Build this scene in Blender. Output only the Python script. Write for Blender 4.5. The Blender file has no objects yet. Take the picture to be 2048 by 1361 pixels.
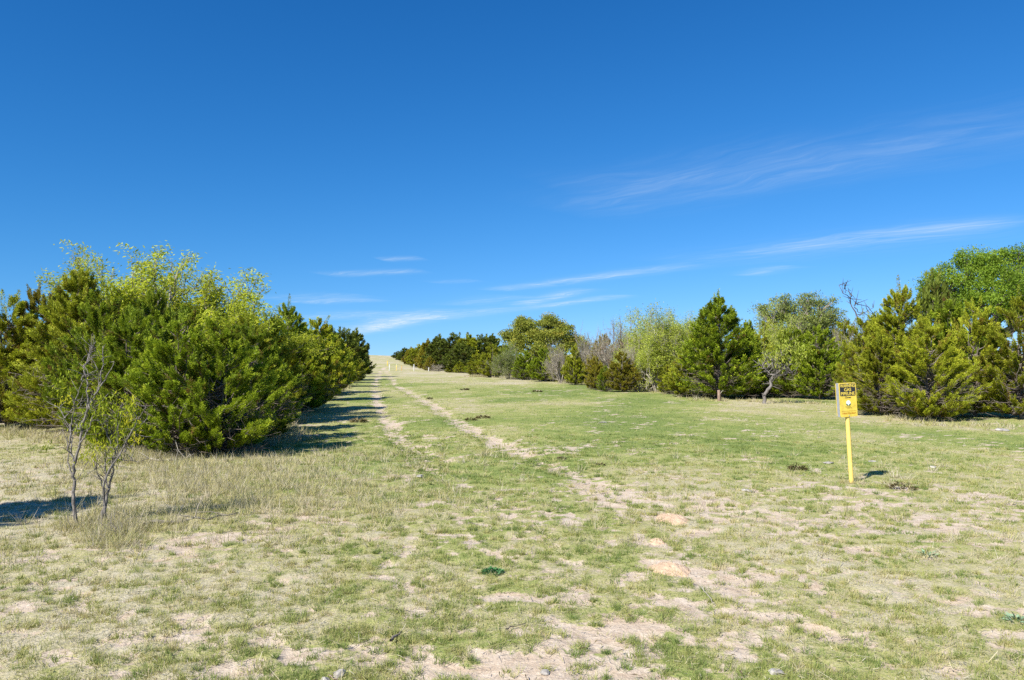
import bpy, math, random
import numpy as np
from mathutils import Vector

random.seed(11)
rng = np.random.default_rng(11)
R = math.radians
scene = bpy.context.scene
COL = scene.collection

# ------------------------------------------------------------------ camera numbers
F = 1577.0          # focal length in photo pixels (2048 wide)
HZ = 725.0          # level horizon row in the photo
CAM_H = 1.60
SUN_AZ = (0.65, 0.76)   # the way the light travels over the ground
SUN_EL = 41.0

# ------------------------------------------------------------------ noise
def _hash(ix, iy, seed):
    h = (ix.astype(np.int64) * 374761393 + iy.astype(np.int64) * 668265263 + seed * 1442695041) & 0xFFFFFFFF
    h = ((h ^ (h >> 13)) * 1274126177) & 0xFFFFFFFF
    h = (h ^ (h >> 16)) & 0xFFFFFFFF
    return h.astype(np.float64) / 4294967295.0

def vnoise(x, y, seed=0):
    x = np.asarray(x, float); y = np.asarray(y, float)
    ix = np.floor(x); iy = np.floor(y)
    fx = x - ix; fy = y - iy
    fx = fx * fx * (3 - 2 * fx); fy = fy * fy * (3 - 2 * fy)
    a = _hash(ix, iy, seed); b = _hash(ix + 1, iy, seed)
    c = _hash(ix, iy + 1, seed); d = _hash(ix + 1, iy + 1, seed)
    return (a * (1 - fx) + b * fx) * (1 - fy) + (c * (1 - fx) + d * fx) * fy

def fbm(x, y, seed=0, octv=4, gain=0.5):
    s = 0.0; amp = 1.0; tot = 0.0; f = 1.0
    for o in range(octv):
        s = s + amp * vnoise(x * f + 17.3 * o, y * f - 9.1 * o, seed + o * 31)
        tot += amp; amp *= gain; f *= 2.03
    return s / tot

def sstep(a, b, x):
    t = np.clip((x - a) / (b - a), 0, 1)
    return t * t * (3 - 2 * t)

# ------------------------------------------------------------------ terrain
def gz(x, y):
    x = np.asarray(x, float); y = np.asarray(y, float)
    rise = 0.000068 * np.clip(y - 50, 0, 250) ** 2
    rise = rise - 0.012 * np.clip(y - 300, 0, 600)
    bump = (fbm(x / 5.0, y / 5.0, 5, 3) - 0.5) * 0.10
    far = np.clip((y - 120) / 200, 0, 1) * (fbm(x / 22.0, y / 30.0, 8, 2) - 0.5) * 1.0
    return rise + bump + far

def g1(x, y):
    return float(gz(np.array([x]), np.array([y]))[0])

def at(px, Y):
    return (px - 1024.0) / F * Y

def gpt(px, py):
    """ground point (level ground) seen at photo pixel px,py"""
    D = CAM_H * F / (py - HZ)
    return at(px, D), D

RUT_R = [(1330, 1060), (1160, 950), (1060, 910), (960, 865), (900, 830), (850, 800), (818, 783), (790, 770), (782, 755)]
RUT_L = [(900, 960), (850, 905), (812, 880), (790, 858), (768, 830), (757, 805), (752, 785), (750, 770), (757, 753)]
def rutpts(l):
    return [gpt(*p) for p in l] + [(-0.169 * 150 + 1.0, 150.0)]
RUTS = [rutpts(RUT_R), rutpts(RUT_L)]

def seg_dist(x, y, pts):
    best = np.full(np.shape(x), 1e9)
    for (ax, ay), (bx, by) in zip(pts[:-1], pts[1:]):
        dx, dy = bx - ax, by - ay
        t = np.clip(((x - ax) * dx + (y - ay) * dy) / (dx * dx + dy * dy), 0, 1)
        best = np.minimum(best, np.hypot(x - ax - t * dx, y - ay - t * dy))
    return best

# bare patches: photo pixel centre and half sizes
BARE = [(1200, 1262, 150, 46), (720, 1290, 120, 30), (460, 1330, 90, 26), (120, 1300, 45, 14), (1290, 1235, 90, 20),
        (1010, 1185, 70, 12), (860, 1320, 60, 26), (1110, 1330, 170, 36), (600, 1305, 60, 20), (1560, 1215, 60, 10), (1630, 1235, 30, 8),
        (1340, 1027, 34, 10), (1338, 1125, 40, 14), (1395, 1055, 22, 6), (1270, 1140, 22, 12), (660, 1040, 26, 8), (850, 1005, 16, 6),
        (1380, 1060, 30, 8), (1165, 1185, 40, 16), (1480, 1150, 50, 9), (1900, 1330, 60, 18), (1700, 1090, 40, 7), (775, 1120, 18, 8),
        (1330, 1190, 60, 14), (1420, 1270, 50, 12), (960, 1290, 60, 12), (540, 1270, 40, 9)]
BAREW = []
for (a, b, ra, rb) in BARE:
    x, D = gpt(a, b)
    BAREW.append((x, D, ra / F * D, (gpt(a, b - rb)[1] - gpt(a, b + rb)[1]) / 2))

def zones(x, y):
    """bare soil, dryness"""
    r = np.hypot(x, y)
    n1 = fbm(x / 0.8, y / 0.8, 21, 4, 0.6)
    n2 = fbm(x / 3.2, y / 3.2, 33, 3)
    n3 = fbm(x / 0.13, y / 0.13, 77, 3, 0.6)
    near = 1 - sstep(6.0, 13.0, y)
    n4 = vnoise(x / 0.055, y / 0.055, 78)
    b = (n1 - 0.56) * 1.7 + (n2 - 0.5) * 0.7 + near * (0.16 + 0.30 * sstep(-2.6, -0.4, x)) + (n3 - 0.5) * 3.0 - .06 + (n4 - .5) * .5
    for (bx, by, rx, ry) in BAREW:
        q = np.sqrt(((x - bx) / rx) ** 2 + ((y - by) / ry) ** 2)
        b = b + 1.5 * np.clip(1.3 - q, 0, 1) * (.8 + .4 * n3)
    for k, pts in enumerate(RUTS):
        d = seg_dist(x, y, pts)
        w = 0.19 + 0.13 * vnoise(x / 0.5, y / 0.6, 55)
        strength = (sstep(7.0, 10.5, y) if k == 0 else sstep(10, 15, y) * .9)
        b = b + strength * (1.5 - 0.2 * sstep(60, 120, y)) * np.clip(1 - (d / w) ** 2 * 0.5, 0, 1) * (0.30 + 0.60 * vnoise(x / 0.35, y / 0.6, 59)) * (.7 + .6 * n3)
    bare = np.clip(b, 0, 1)
    # dryness
    d = (fbm(x / 2.6, y / 5.5, 91, 4, 0.55) - 0.5) * 1.15 + 0.46 + 0.55 * (fbm(x / .2, y / .2, 95, 2) - .5) * (1 - sstep(14, 24, y))
    d = d + 0.08 * (1 - sstep(5, 11, y)) + 0.5 * (fbm(x / .45, y / .45, 93, 3) - .5)
    green = np.exp(-(((x - 2.0 - 0.05 * y) / (3.0 + 0.12 * y)) ** 2)) * sstep(9, 16, y) * (1 - sstep(55, 85, y))
    d = d - 0.30 * green
    left = (1 - sstep(-3.6, -1.4, x + 0.05 * y)) * sstep(7.5, 9, y)
    d = d + 0.18 * left * (1 - sstep(12.5, 16, y))
    band = np.exp(-((y - 63 + 0.3 * x) / 6.0) ** 2) * sstep(-8, 0, x)
    d = d + 0.55 * band
    d = d + 0.22 * sstep(60, 100, y)
    stripe = np.exp(-((y - 31 - 0.2 * x) / 1.6) ** 2) * (1 - sstep(2, 7, x)) * sstep(-2, 0, x)
    d = d + 0.25 * stripe
    edge = np.exp(-((x - (11.0 + (21 - y) * 0.16)) / 1.6) ** 2) * sstep(17, 20, y) * (1 - sstep(40, 46, y))
    d = d + 0.25 * edge
    return bare, np.clip(d, 0, 1)

# ------------------------------------------------------------------ mesh helpers
def mesh_from(name, verts, faces_n, loops, attrs=None, smooth=False, mat=None):
    """verts (n,3); faces_n: ints per face; loops flat index array"""
    me = bpy.data.meshes.new(name)
    verts = np.ascontiguousarray(verts, dtype=np.float32)
    me.vertices.add(len(verts)); me.vertices.foreach_set('co', verts.ravel())
    loops = np.ascontiguousarray(loops, dtype=np.int32).ravel()
    me.loops.add(len(loops)); me.loops.foreach_set('vertex_index', loops)
    nf = len(faces_n); me.polygons.add(nf)
    faces_n = np.asarray(faces_n, dtype=np.int32)
    starts = np.concatenate([[0], np.cumsum(faces_n)[:-1]]).astype(np.int32)
    me.polygons.foreach_set('loop_start', starts)
    if smooth:
        me.polygons.foreach_set('use_smooth', np.ones(nf, dtype=bool))
    for k, v in (attrs or {}).items():
        a = me.attributes.new(k, 'FLOAT', 'POINT')
        a.data.foreach_set('value', np.ascontiguousarray(v, dtype=np.float32))
    if mat is not None:
        me.materials.append(mat)
    me.update(calc_edges=True)
    return me

def quads_mesh(name, Q, tint, mat, smooth=False):
    """Q (n,4,3)"""
    n = len(Q)
    return mesh_from(name, Q.reshape(-1, 3), np.full(n, 4), np.arange(n * 4), {'tint': np.repeat(tint, 4)}, smooth, mat)

def tris_mesh(name, T, tint, mat):
    n = len(T)
    return mesh_from(name, T.reshape(-1, 3), np.full(n, 3), np.arange(n * 3), {'tint': np.repeat(tint, 3)}, False, mat)

def norm(v):
    return v / np.maximum(np.linalg.norm(v, axis=-1, keepdims=True), 1e-9)

def rand_dir(n):
    return norm(rng.normal(size=(n, 3)))

def tubes(groups):
    """groups: list of (P (n,k,3), Rad (n,k), sides) -> verts, faces_n, loops"""
    V = []; FN = []; L = []; off = 0
    for P, Rd, s in groups:
        P = np.asarray(P, float); Rd = np.asarray(Rd, float)
        if P.ndim == 2:
            P = P[None]; Rd = Rd[None]
        n, k, _ = P.shape
        T = np.empty_like(P)
        T[:, 1:-1] = P[:, 2:] - P[:, :-2]; T[:, 0] = P[:, 1] - P[:, 0]; T[:, -1] = P[:, -1] - P[:, -2]
        T = norm(T)
        ref = np.where(np.abs(T[..., 2:3]) > 0.85, np.array([1.0, 0.1, 0]), np.array([0, 0, 1.0]))
        # one reference per tube keeps rings aligned
        mean = norm(T.mean(axis=1, keepdims=True))
        ref = np.where(np.abs(mean[..., 2:3]) > 0.75, np.array([1.0, 0.13, 0]), np.array([0.05, 0.03, 1.0])) + 0 * ref
        U = norm(np.cross(T, ref)); W = np.cross(T, U)
        a = np.arange(s) * 2 * np.pi / s
        ring = P[:, :, None, :] + Rd[:, :, None, None] * (np.cos(a)[None, None, :, None] * U[:, :, None, :] + np.sin(a)[None, None, :, None] * W[:, :, None, :])
        V.append(ring.reshape(-1, 3))
        idx = off + np.arange(n * k * s).reshape(n, k, s)
        A = idx[:, :-1]; B = idx[:, 1:]
        q = np.stack([A, np.roll(A, -1, axis=2), np.roll(B, -1, axis=2), B], axis=-1).reshape(-1, 4)
        L.append(q.ravel()); FN.append(np.full(len(q), 4))
        caps = idx[:, -1, :].reshape(n, s)
        L.append(caps.ravel()); FN.append(np.full(n, s))
        off += n * k * s
    return np.concatenate(V), np.concatenate(FN), np.concatenate(L)

def tube_mesh(name, groups, mat):
    v, fn, l = tubes(groups)
    return mesh_from(name, v, fn, l, None, True, mat)

def kites(P, d, ln, wd, up=None):
    """leaf shaped quads at P along d"""
    n = len(P)
    r = rand_dir(n) if up is None else norm(up + 0.6 * rand_dir(n))
    side = norm(np.cross(d, r))
    nn = np.cross(side, d)
    ln = ln[:, None]; wd = wd[:, None]
    tip = P + d * ln - nn * ln * 0.12
    mid = P + d * ln * 0.45 + nn * ln * 0.06
    return np.stack([P, mid + side * wd * 0.5, tip, mid - side * wd * 0.5], axis=1)

# ------------------------------------------------------------------ objects helpers
def obj(name, me, parent=None):
    o = bpy.data.objects.new(name, me); COL.objects.link(o)
    if parent is not None:
        o.parent = parent
    return o

def thing(name, label, cat, loc, rz=0.0, group=None, scale=(1, 1, 1)):
    o = bpy.data.objects.new(name, None); COL.objects.link(o)
    o.empty_display_size = 0.2
    o.location = loc; o.rotation_euler = (0, 0, rz); o.scale = scale
    o['label'] = label; o['category'] = cat
    if group: o['group'] = group
    return o

def tag(o, label=None, cat=None, group=None, kind=None):
    if label: o['label'] = label
    if cat: o['category'] = cat
    if group: o['group'] = group
    if kind: o['kind'] = kind
    return o

# ------------------------------------------------------------------ materials
class NT:
    def __init__(self, tree):
        self.t = tree
    def n(self, kind, **kw):
        nd = self.t.nodes.new(kind)
        for k, v in kw.items():
            if k.startswith('in_'):
                key = k[3:]
                key = int(key) if key.isdigit() else key.replace('_', ' ')
                self.set(nd, key, v)
            else:
                setattr(nd, k, v)
        return nd
    def set(self, nd, key, v):
        if isinstance(v, bpy.types.NodeSocket):
            self.t.links.new(v, nd.inputs[key])
        else:
            nd.inputs[key].default_value = v
    def m(self, op, a, b=None, c=None, clamp=False):
        nd = self.t.nodes.new('ShaderNodeMath'); nd.operation = op; nd.use_clamp = clamp
        for i, v in enumerate((a, b, c)):
            if v is not None: self.set(nd, i, v)
        return nd.outputs[0]
    def mix(self, fac, a, b, blend='MIX'):
        nd = self.t.nodes.new('ShaderNodeMix'); nd.data_type = 'RGBA'; nd.blend_type = blend
        self.set(nd, 0, fac); self.set(nd, 6, a); self.set(nd, 7, b)
        return nd.outputs[2]
    def ramp(self, fac, stops, interp='LINEAR'):
        nd = self.t.nodes.new('ShaderNodeValToRGB'); nd.color_ramp.interpolation = interp
        e = nd.color_ramp.elements
        while len(e) < len(stops): e.new(0.5)
        for el, (p, c) in zip(e, stops):
            el.position = p; el.color = (c[0], c[1], c[2], 1)
        self.set(nd, 0, fac)
        return nd.outputs[0]
    def noise(self, vec, scale, detail=3, rough=0.55, dist=0.0):
        nd = self.t.nodes.new('ShaderNodeTexNoise')
        nd.inputs['Scale'].default_value = scale; nd.inputs['Detail'].default_value = detail
        nd.inputs['Roughness'].default_value = rough; nd.inputs['Distortion'].default_value = dist
        if vec is not None: self.t.links.new(vec, nd.inputs['Vector'])
        return nd.outputs[0]

def new_mat(name):
    m = bpy.data.materials.new(name); m.use_nodes = True
    m.node_tree.nodes.clear()
    k = NT(m.node_tree)
    out = k.n('ShaderNodeOutputMaterial')
    return m, k, out

def leaf_mat(name, stops, trans=0.28, rough=0.6, spec=0.25):
    m, k, out = new_mat(name)
    at_ = k.n('ShaderNodeAttribute', attribute_name='tint')
    c = k.ramp(at_.outputs['Fac'], stops)
    oi = k.n('ShaderNodeObjectInfo')
    v = k.m('MULTIPLY_ADD', oi.outputs['Random'], 0.30, 0.85)
    hsv = k.n('ShaderNodeHueSaturation', in_Color=c, in_Value=v)
    c = hsv.outputs[0]
    p = k.n('ShaderNodeBsdfPrincipled', in_Base_Color=c, in_Roughness=rough)
    p.inputs['Specular IOR Level'].default_value = spec
    tr = k.n('ShaderNodeBsdfTranslucent', in_Color=c)
    mx = k.n('ShaderNodeMixShader'); k.set(mx, 0, trans)
    k.t.links.new(p.outputs[0], mx.inputs[1]); k.t.links.new(tr.outputs[0], mx.inputs[2])
    k.t.links.new(mx.outputs[0], out.inputs[0])
    return m

def bark_mat(name, c1, c2, scale=14):
    m, k, out = new_mat(name)
    tc = k.n('ShaderNodeTexCoord')
    mp = k.n('ShaderNodeMapping', in_Vector=tc.outputs['Object']); mp.inputs['Scale'].default_value = (1, 1, 0.35)
    n = k.noise(mp.outputs[0], scale, 5, 0.7)
    c = k.ramp(n, [(0.3, c1), (0.7, c2)])
    b = k.n('ShaderNodeBump', in_Height=n); b.inputs['Strength'].default_value = 0.6; b.inputs['Distance'].default_value = 0.02
    p = k.n('ShaderNodeBsdfPrincipled', in_Base_Color=c, in_Roughness=0.9, in_Normal=b.outputs[0])
    p.inputs['Specular IOR Level'].default_value = 0.15
    k.t.links.new(p.outputs[0], out.inputs[0])
    return m

def plain_mat(name, col, rough=0.5, var=0.06, scale=30, metal=0.0, spec=0.4, dirt=None):
    m, k, out = new_mat(name)
    tc = k.n('ShaderNodeTexCoord')
    n = k.noise(tc.outputs['Object'], scale, 4, 0.6)
    lo = tuple(max(0, c * (1 - var * 2)) for c in col); hi = tuple(min(1, c * (1 + var)) for c in col)
    c = k.ramp(n, [(0.35, lo), (0.65, hi)])
    if dirt:
        n2 = k.noise(tc.outputs['Object'], scale * 0.35, 5, 0.7)
        f = k.ramp(n2, [(0.55, (0, 0, 0)), (0.72, (1, 1, 1))])
        c = k.mix(k.m('MULTIPLY', f, 0.5), c, (*dirt, 1))
    p = k.n('ShaderNodeBsdfPrincipled', in_Base_Color=c, in_Roughness=rough)
    p.inputs['Metallic'].default_value = metal; p.inputs['Specular IOR Level'].default_value = spec
    k.t.links.new(p.outputs[0], out.inputs[0])
    return m

# foliage, linear colours; tint 0..1 runs along each ramp, random plus a rise to spray tips and clump tops
M_JUN = leaf_mat('juniper_green_leaf', [(0.0, (.19, .12, .028)), (.12, (.12, .15, .014)), (.45, (.20, .28, .015)), (.8, (.33, .41, .02)), (1, (.46, .50, .035))], trans=.26)
M_JUNO = leaf_mat('juniper_olive_leaf', [(0.0, (.27, .17, .036)), (.2, (.21, .21, .018)), (.55, (.32, .365, .022)), (.85, (.46, .485, .032)), (1, (.57, .54, .05))], trans=.26)
M_JUNB = leaf_mat('juniper_bronze_leaf', [(0.0, (.26, .16, .032)), (.3, (.28, .23, .024)), (.65, (.33, .31, .028)), (1, (.41, .40, .042))], trans=.34)
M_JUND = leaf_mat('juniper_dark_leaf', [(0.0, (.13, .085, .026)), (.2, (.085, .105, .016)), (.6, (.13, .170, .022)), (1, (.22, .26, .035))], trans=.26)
M_MES = leaf_mat('mesquite_leaf', [(0.0, (.34, .40, .03)), (.5, (.47, .54, .045)), (1, (.64, .63, .06))], trans=0.5)
M_SAP = leaf_mat('sapling_leaf', [(0.0, (.28, .36, .02)), (.5, (.42, .48, .025)), (1, (.64, .60, .035))], trans=0.45)
M_PALE = leaf_mat('pale_spring_leaf', [(0.0, (.30, .36, .05)), (.5, (.43, .50, .075)), (1, (.56, .57, .10))], trans=0.45)
M_OAKG = leaf_mat('bright_oak_leaf', [(0.0, (.11, .18, .018)), (.5, (.23, .36, .028)), (1, (.38, .50, .05))], trans=0.4)
M_OAKY = leaf_mat('golden_oak_leaf', [(0.0, (.17, .19, .03)), (.45, (.27, .31, .045)), (.85, (.37, .36, .05)), (1, (.44, .34, .05))], trans=.36)
M_OAKB = leaf_mat('grey_oak_leaf', [(0.0, (.14, .18, .045)), (.5, (.23, .28, .065)), (1, (.34, .37, .10))], trans=.34)
M_OAKR = leaf_mat('brown_oak_leaf', [(0.0, (.07, .06, .025)), (.5, (.12, .10, .035)), (1, (.18, .15, .05))])
M_GRASS = leaf_mat('grass_blade', [(0.0, (.17, .235, .065)), (.22, (.26, .305, .085)), (.42, (.36, .37, .12)), (.62, (.47, .42, .18)), (.82, (.53, .465, .29)), (1, (.60, .54, .41))], trans=0.25, rough=0.7, spec=0.15)
M_WEED = leaf_mat('weed_leaf', [(0.0, (.04, .13, .045)), (.5, (.07, .20, .06)), (1, (.30, .42, .26))], trans=0.2)
M_DUNG = leaf_mat('dead_weed_leaf', [(0.0, (.045, .032, .018)), (.5, (.09, .062, .03)), (1, (.16, .13, .05))], trans=0.1)
M_BARK = bark_mat('juniper_bark', (.09, .07, .055), (.26, .22, .185))
M_GREY = bark_mat('grey_bark', (.17, .145, .115), (.42, .375, .30))
M_PALEB = bark_mat('pale_bark', (.26, .23, .19), (.52, .47, .39))
M_DARKB = bark_mat('dark_bark', (.06, .05, .045), (.17, .145, .125))
M_TWIG = bark_mat('sapling_bark', (.05, .042, .036), (.34, .31, .28), 55)
M_BROWNT = bark_mat('brown_twig_bark', (.17, .115, .08), (.33, .25, .19))
M_POSTW = bark_mat('weathered_wood', (.16, .10, .07), (.34, .25, .19), 20)
M_YEL = plain_mat('yellow_paint', (.72, .54, .075), 0.48, 0.10, 14, dirt=(.60, .45, .14))
M_YELP = plain_mat('yellow_post_paint', (.82, .60, .15), 0.40, 0.05, 25, dirt=(.72, .60, .28))
M_ALU = plain_mat('grey_aluminium', (.42, .43, .45), 0.45, 0.06, 20, metal=0.3)
M_BLACK = plain_mat('black_ink', (.025, .026, .03), 0.45, 0.1, 40)
M_LETTER = plain_mat('yellow_ink', (.86, .66, .10), 0.45, 0.04, 40)
M_RED = plain_mat('red_ink', (.42, .18, .012), 0.5, 0.05, 40)
M_OLIVE = plain_mat('olive_ink', (.14, .12, .02), 0.5, 0.05, 40)
M_LOGOW = plain_mat('pale_blue_ink', (.66, .76, .80), 0.4, 0.03, 40)
M_LOGOG = plain_mat('green_ink', (.04, .11, .07), 0.4, 0.05, 40)
M_STEEL = plain_mat('steel_bolt', (.5, .5, .5), 0.35, 0.1, 50, metal=0.9)
M_WHITE = plain_mat('white_paint', (.66, .66, .63), 0.5, 0.04, 12, dirt=(.5, .45, .38))
M_ORANGE = plain_mat('orange_paint', (.55, .30, .06), 0.5, 0.06, 12)

def rock_mat():
    m, k, out = new_mat('limestone')
    tc = k.n('ShaderNodeTexCoord')
    n = k.noise(tc.outputs['Object'], 9, 6, 0.7)
    c = k.ramp(n, [(0.3, (.18, .155, .13)), (0.5, (.37, .34, .30)), (0.7, (.56, .53, .47))])
    b = k.n('ShaderNodeBump', in_Height=n); b.inputs['Strength'].default_value = 0.7; b.inputs['Distance'].default_value = 0.02
    p = k.n('ShaderNodeBsdfPrincipled', in_Base_Color=c, in_Roughness=0.9, in_Normal=b.outputs[0])
    k.t.links.new(p.outputs[0], out.inputs[0])
    return m
M_ROCK = rock_mat()

def soil_mat(name, cols):
    m, k, out = new_mat(name)
    tc = k.n('ShaderNodeTexCoord')
    n = k.noise(tc.outputs['Object'], 14, 6, 0.7)
    n2 = k.noise(tc.outputs['Object'], 120, 3, 0.7)
    c = k.ramp(k.m('MULTIPLY_ADD', n2, 0.35, k.m('MULTIPLY', n, 0.7)), [(0.35, cols[0]), (0.55, cols[1]), (0.75, cols[2])])
    b = k.n('ShaderNodeBump', in_Height=n2); b.inputs['Strength'].default_value = 0.8; b.inputs['Distance'].default_value = 0.012
    p = k.n('ShaderNodeBsdfPrincipled', in_Base_Color=c, in_Roughness=0.95, in_Normal=b.outputs[0])
    p.inputs['Specular IOR Level'].default_value = 0.1
    k.t.links.new(p.outputs[0], out.inputs[0])
    return m
M_MOUND = soil_mat('orange_sand', [(.46, .31, .20), (.64, .46, .31), (.74, .58, .43)])

def ground_mat():
    m, k, out = new_mat('meadow_ground')
    geo = k.n('ShaderNodeNewGeometry'); pos = geo.outputs['Position']
    bare = k.n('ShaderNodeAttribute', attribute_name='bare').outputs['Fac']
    dry = k.n('ShaderNodeAttribute', attribute_name='dry').outputs['Fac']
    nf = k.noise(pos, 60, 4, 0.7)        # crumbs
    nm = k.noise(pos, 9, 5, 0.65)
    nl = k.noise(pos, 1.1, 4, 0.6)
    soil = k.ramp(k.m('MULTIPLY_ADD', nf, 0.45, k.m('MULTIPLY', nm, 0.6)),
                  [(0.30, (.24, .18, .13)), (0.46, (.49, .39, .29)), (0.62, (.60, .505, .40)), (.78, (.68, .60, .50))])
    warm = k.ramp(nl, [(0.45, (1, 1, 1)), (0.75, (1.0, 0.94, 0.87))])
    soil = k.mix(1.0, soil, warm, 'MULTIPLY')
    thin = k.n('ShaderNodeAttribute', attribute_name='thin').outputs['Fac']
    # turf: fine mix of live and dead blades
    tuft = k.noise(pos, 26, 4, 0.75)
    mixv = k.m('ADD', k.m('MULTIPLY_ADD', tuft, 1.9, -0.95), k.m('MULTIPLY_ADD', nm, 0.8, -0.40))
    t = k.m('ADD', k.m('MULTIPLY_ADD', thin, 0.17, dry), k.m('MULTIPLY', mixv, 0.66), clamp=True)
    turf = k.ramp(t, [(0.0, (.185, .24, .065)), (.25, (.275, .315, .09)), (.5, (.39, .375, .155)), (.75, (.45, .40, .235)), (1, (.51, .455, .32))])
    fine = k.ramp(nf, [(0.30, (.55, .55, .55)), (0.62, (1.12, 1.12, 1.12))])
    turf = k.mix(0.7, turf, k.mix(1.0, turf, fine, 'MULTIPLY'))
    bf = k.m('ADD', bare, k.m('MULTIPLY_ADD', tuft, 0.9, -0.45))
    bf = k.ramp(bf, [(0.30, (0, 0, 0)), (0.62, (1, 1, 1))])
    c = k.mix(bf, turf, soil)
    h = k.m('ADD', k.m('MULTIPLY', nf, 0.4), k.m('MULTIPLY', tuft, 1.0))
    b = k.n('ShaderNodeBump', in_Height=h); b.inputs['Strength'].default_value = 0.55; b.inputs['Distance'].default_value = 0.03
    p = k.n('ShaderNodeBsdfPrincipled', in_Base_Color=c, in_Roughness=0.95, in_Normal=b.outputs[0])
    p.inputs['Specular IOR Level'].default_value = 0.08
    k.t.links.new(p.outputs[0], out.inputs[0])
    return m

# ------------------------------------------------------------------ ground sheet
def build_ground():
    fine = np.arange(-56, 56.01, 0.25)
    coarse = np.arange(62, 298.1, 8.0)
    ang = np.radians(np.concatenate([fine, coarse]))
    radii = [0.4]
    while radii[-1] < 2600:
        r = radii[-1]
        radii.append(r * (1.10 if r < 3 else 1.008 if r < 40 else 1.012 if r < 330 else 1.07))
    radii = np.array(radii)
    A, RR = np.meshgrid(ang, radii)
    X = RR * np.sin(A); Y = RR * np.cos(A)
    bare, dry = zones(X, Y)
    Z = gz(X, Y)
    Z = Z + (1 - sstep(20, 40, RR)) * ((fbm(X / 0.22, Y / 0.22, 41, 3, 0.6) - 0.5) * 0.035 - 0.012 * bare)
    for pts in RUTS:
        Z = Z - 0.04 * np.exp(-(seg_dist(X, Y, pts) / 0.3) ** 2) * sstep(8, 13, Y)
    nr, na = X.shape
    V = np.stack([X, Y, Z], -1).reshape(-1, 3)
    idx = np.arange(nr * na).reshape(nr, na)
    a = idx[:-1]; b = idx[1:]
    q = np.stack([a, b, np.roll(b, -1, 1), np.roll(a, -1, 1)], -1).reshape(-1, 4)
    fn = np.full(len(q), 4); loops = q.ravel()
    # hub under the camera
    fn = np.append(fn, na); loops = np.append(loops, idx[0])
    me = mesh_from('meadow', V, fn, loops, {'bare': bare.ravel(), 'dry': dry.ravel(), 'thin': (1 - sstep(5, 17, RR)).ravel()}, True, ground_mat())
    o = obj('ground', me); o['kind'] = 'structure'
    return o

# ------------------------------------------------------------------ grass
def zg(x, y):
    return gz(x, y)

def blades(cx, cy, per, spread, hmin, hmax, wbase, lean, tint_mu, tint_sd, zoff=-0.008):
    """cx, cy, tint_mu per tuft -> triangles"""
    n = len(cx)
    X = np.repeat(cx, per); Y = np.repeat(cy, per)
    D = np.hypot(X, Y)
    a = rng.uniform(0, 2 * np.pi, n * per); r = np.sqrt(rng.uniform(0, 1, n * per)) * np.repeat(spread, per)
    bx = X + np.cos(a) * r; by = Y + np.sin(a) * r
    bz = zg(bx, by) + zoff
    a2 = a + rng.normal(0, 0.7, n * per)
    h = rng.uniform(hmin, hmax, n * per) * np.repeat(rng.uniform(0.6, 1.25, n), per)
    ln = np.abs(rng.normal(lean, lean * 0.5, n * per))
    d = np.stack([np.cos(a2) * np.sin(ln), np.sin(a2) * np.sin(ln), np.cos(ln)], -1)
    d = norm(d)
    w = wbase * np.maximum(1.0, D / 5.5) ** 0.9 * rng.uniform(0.7, 1.4, n * per)
    sa = rng.uniform(0, 2 * np.pi, n * per)
    side = np.stack([np.cos(sa), np.sin(sa), np.zeros(n * per)], -1)
    B = np.stack([bx, by, bz], -1)
    tip = B + d * h[:, None]
    T = np.stack([B - side * w[:, None] / 2, B + side * w[:, None] / 2, tip], 1)
    tint = np.clip(np.repeat(tint_mu, per) + rng.normal(0, tint_sd, n * per), 0, 1)
    return T, tint

def sample_fan(n, dmin, dmax, half=52.0, power=0.0):
    u = rng.uniform(0, 1, n)
    D = dmin * np.exp(u * math.log(dmax / dmin))
    a = np.radians(rng.uniform(-half, half, n))
    return D * np.sin(a), D * np.cos(a), D

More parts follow.
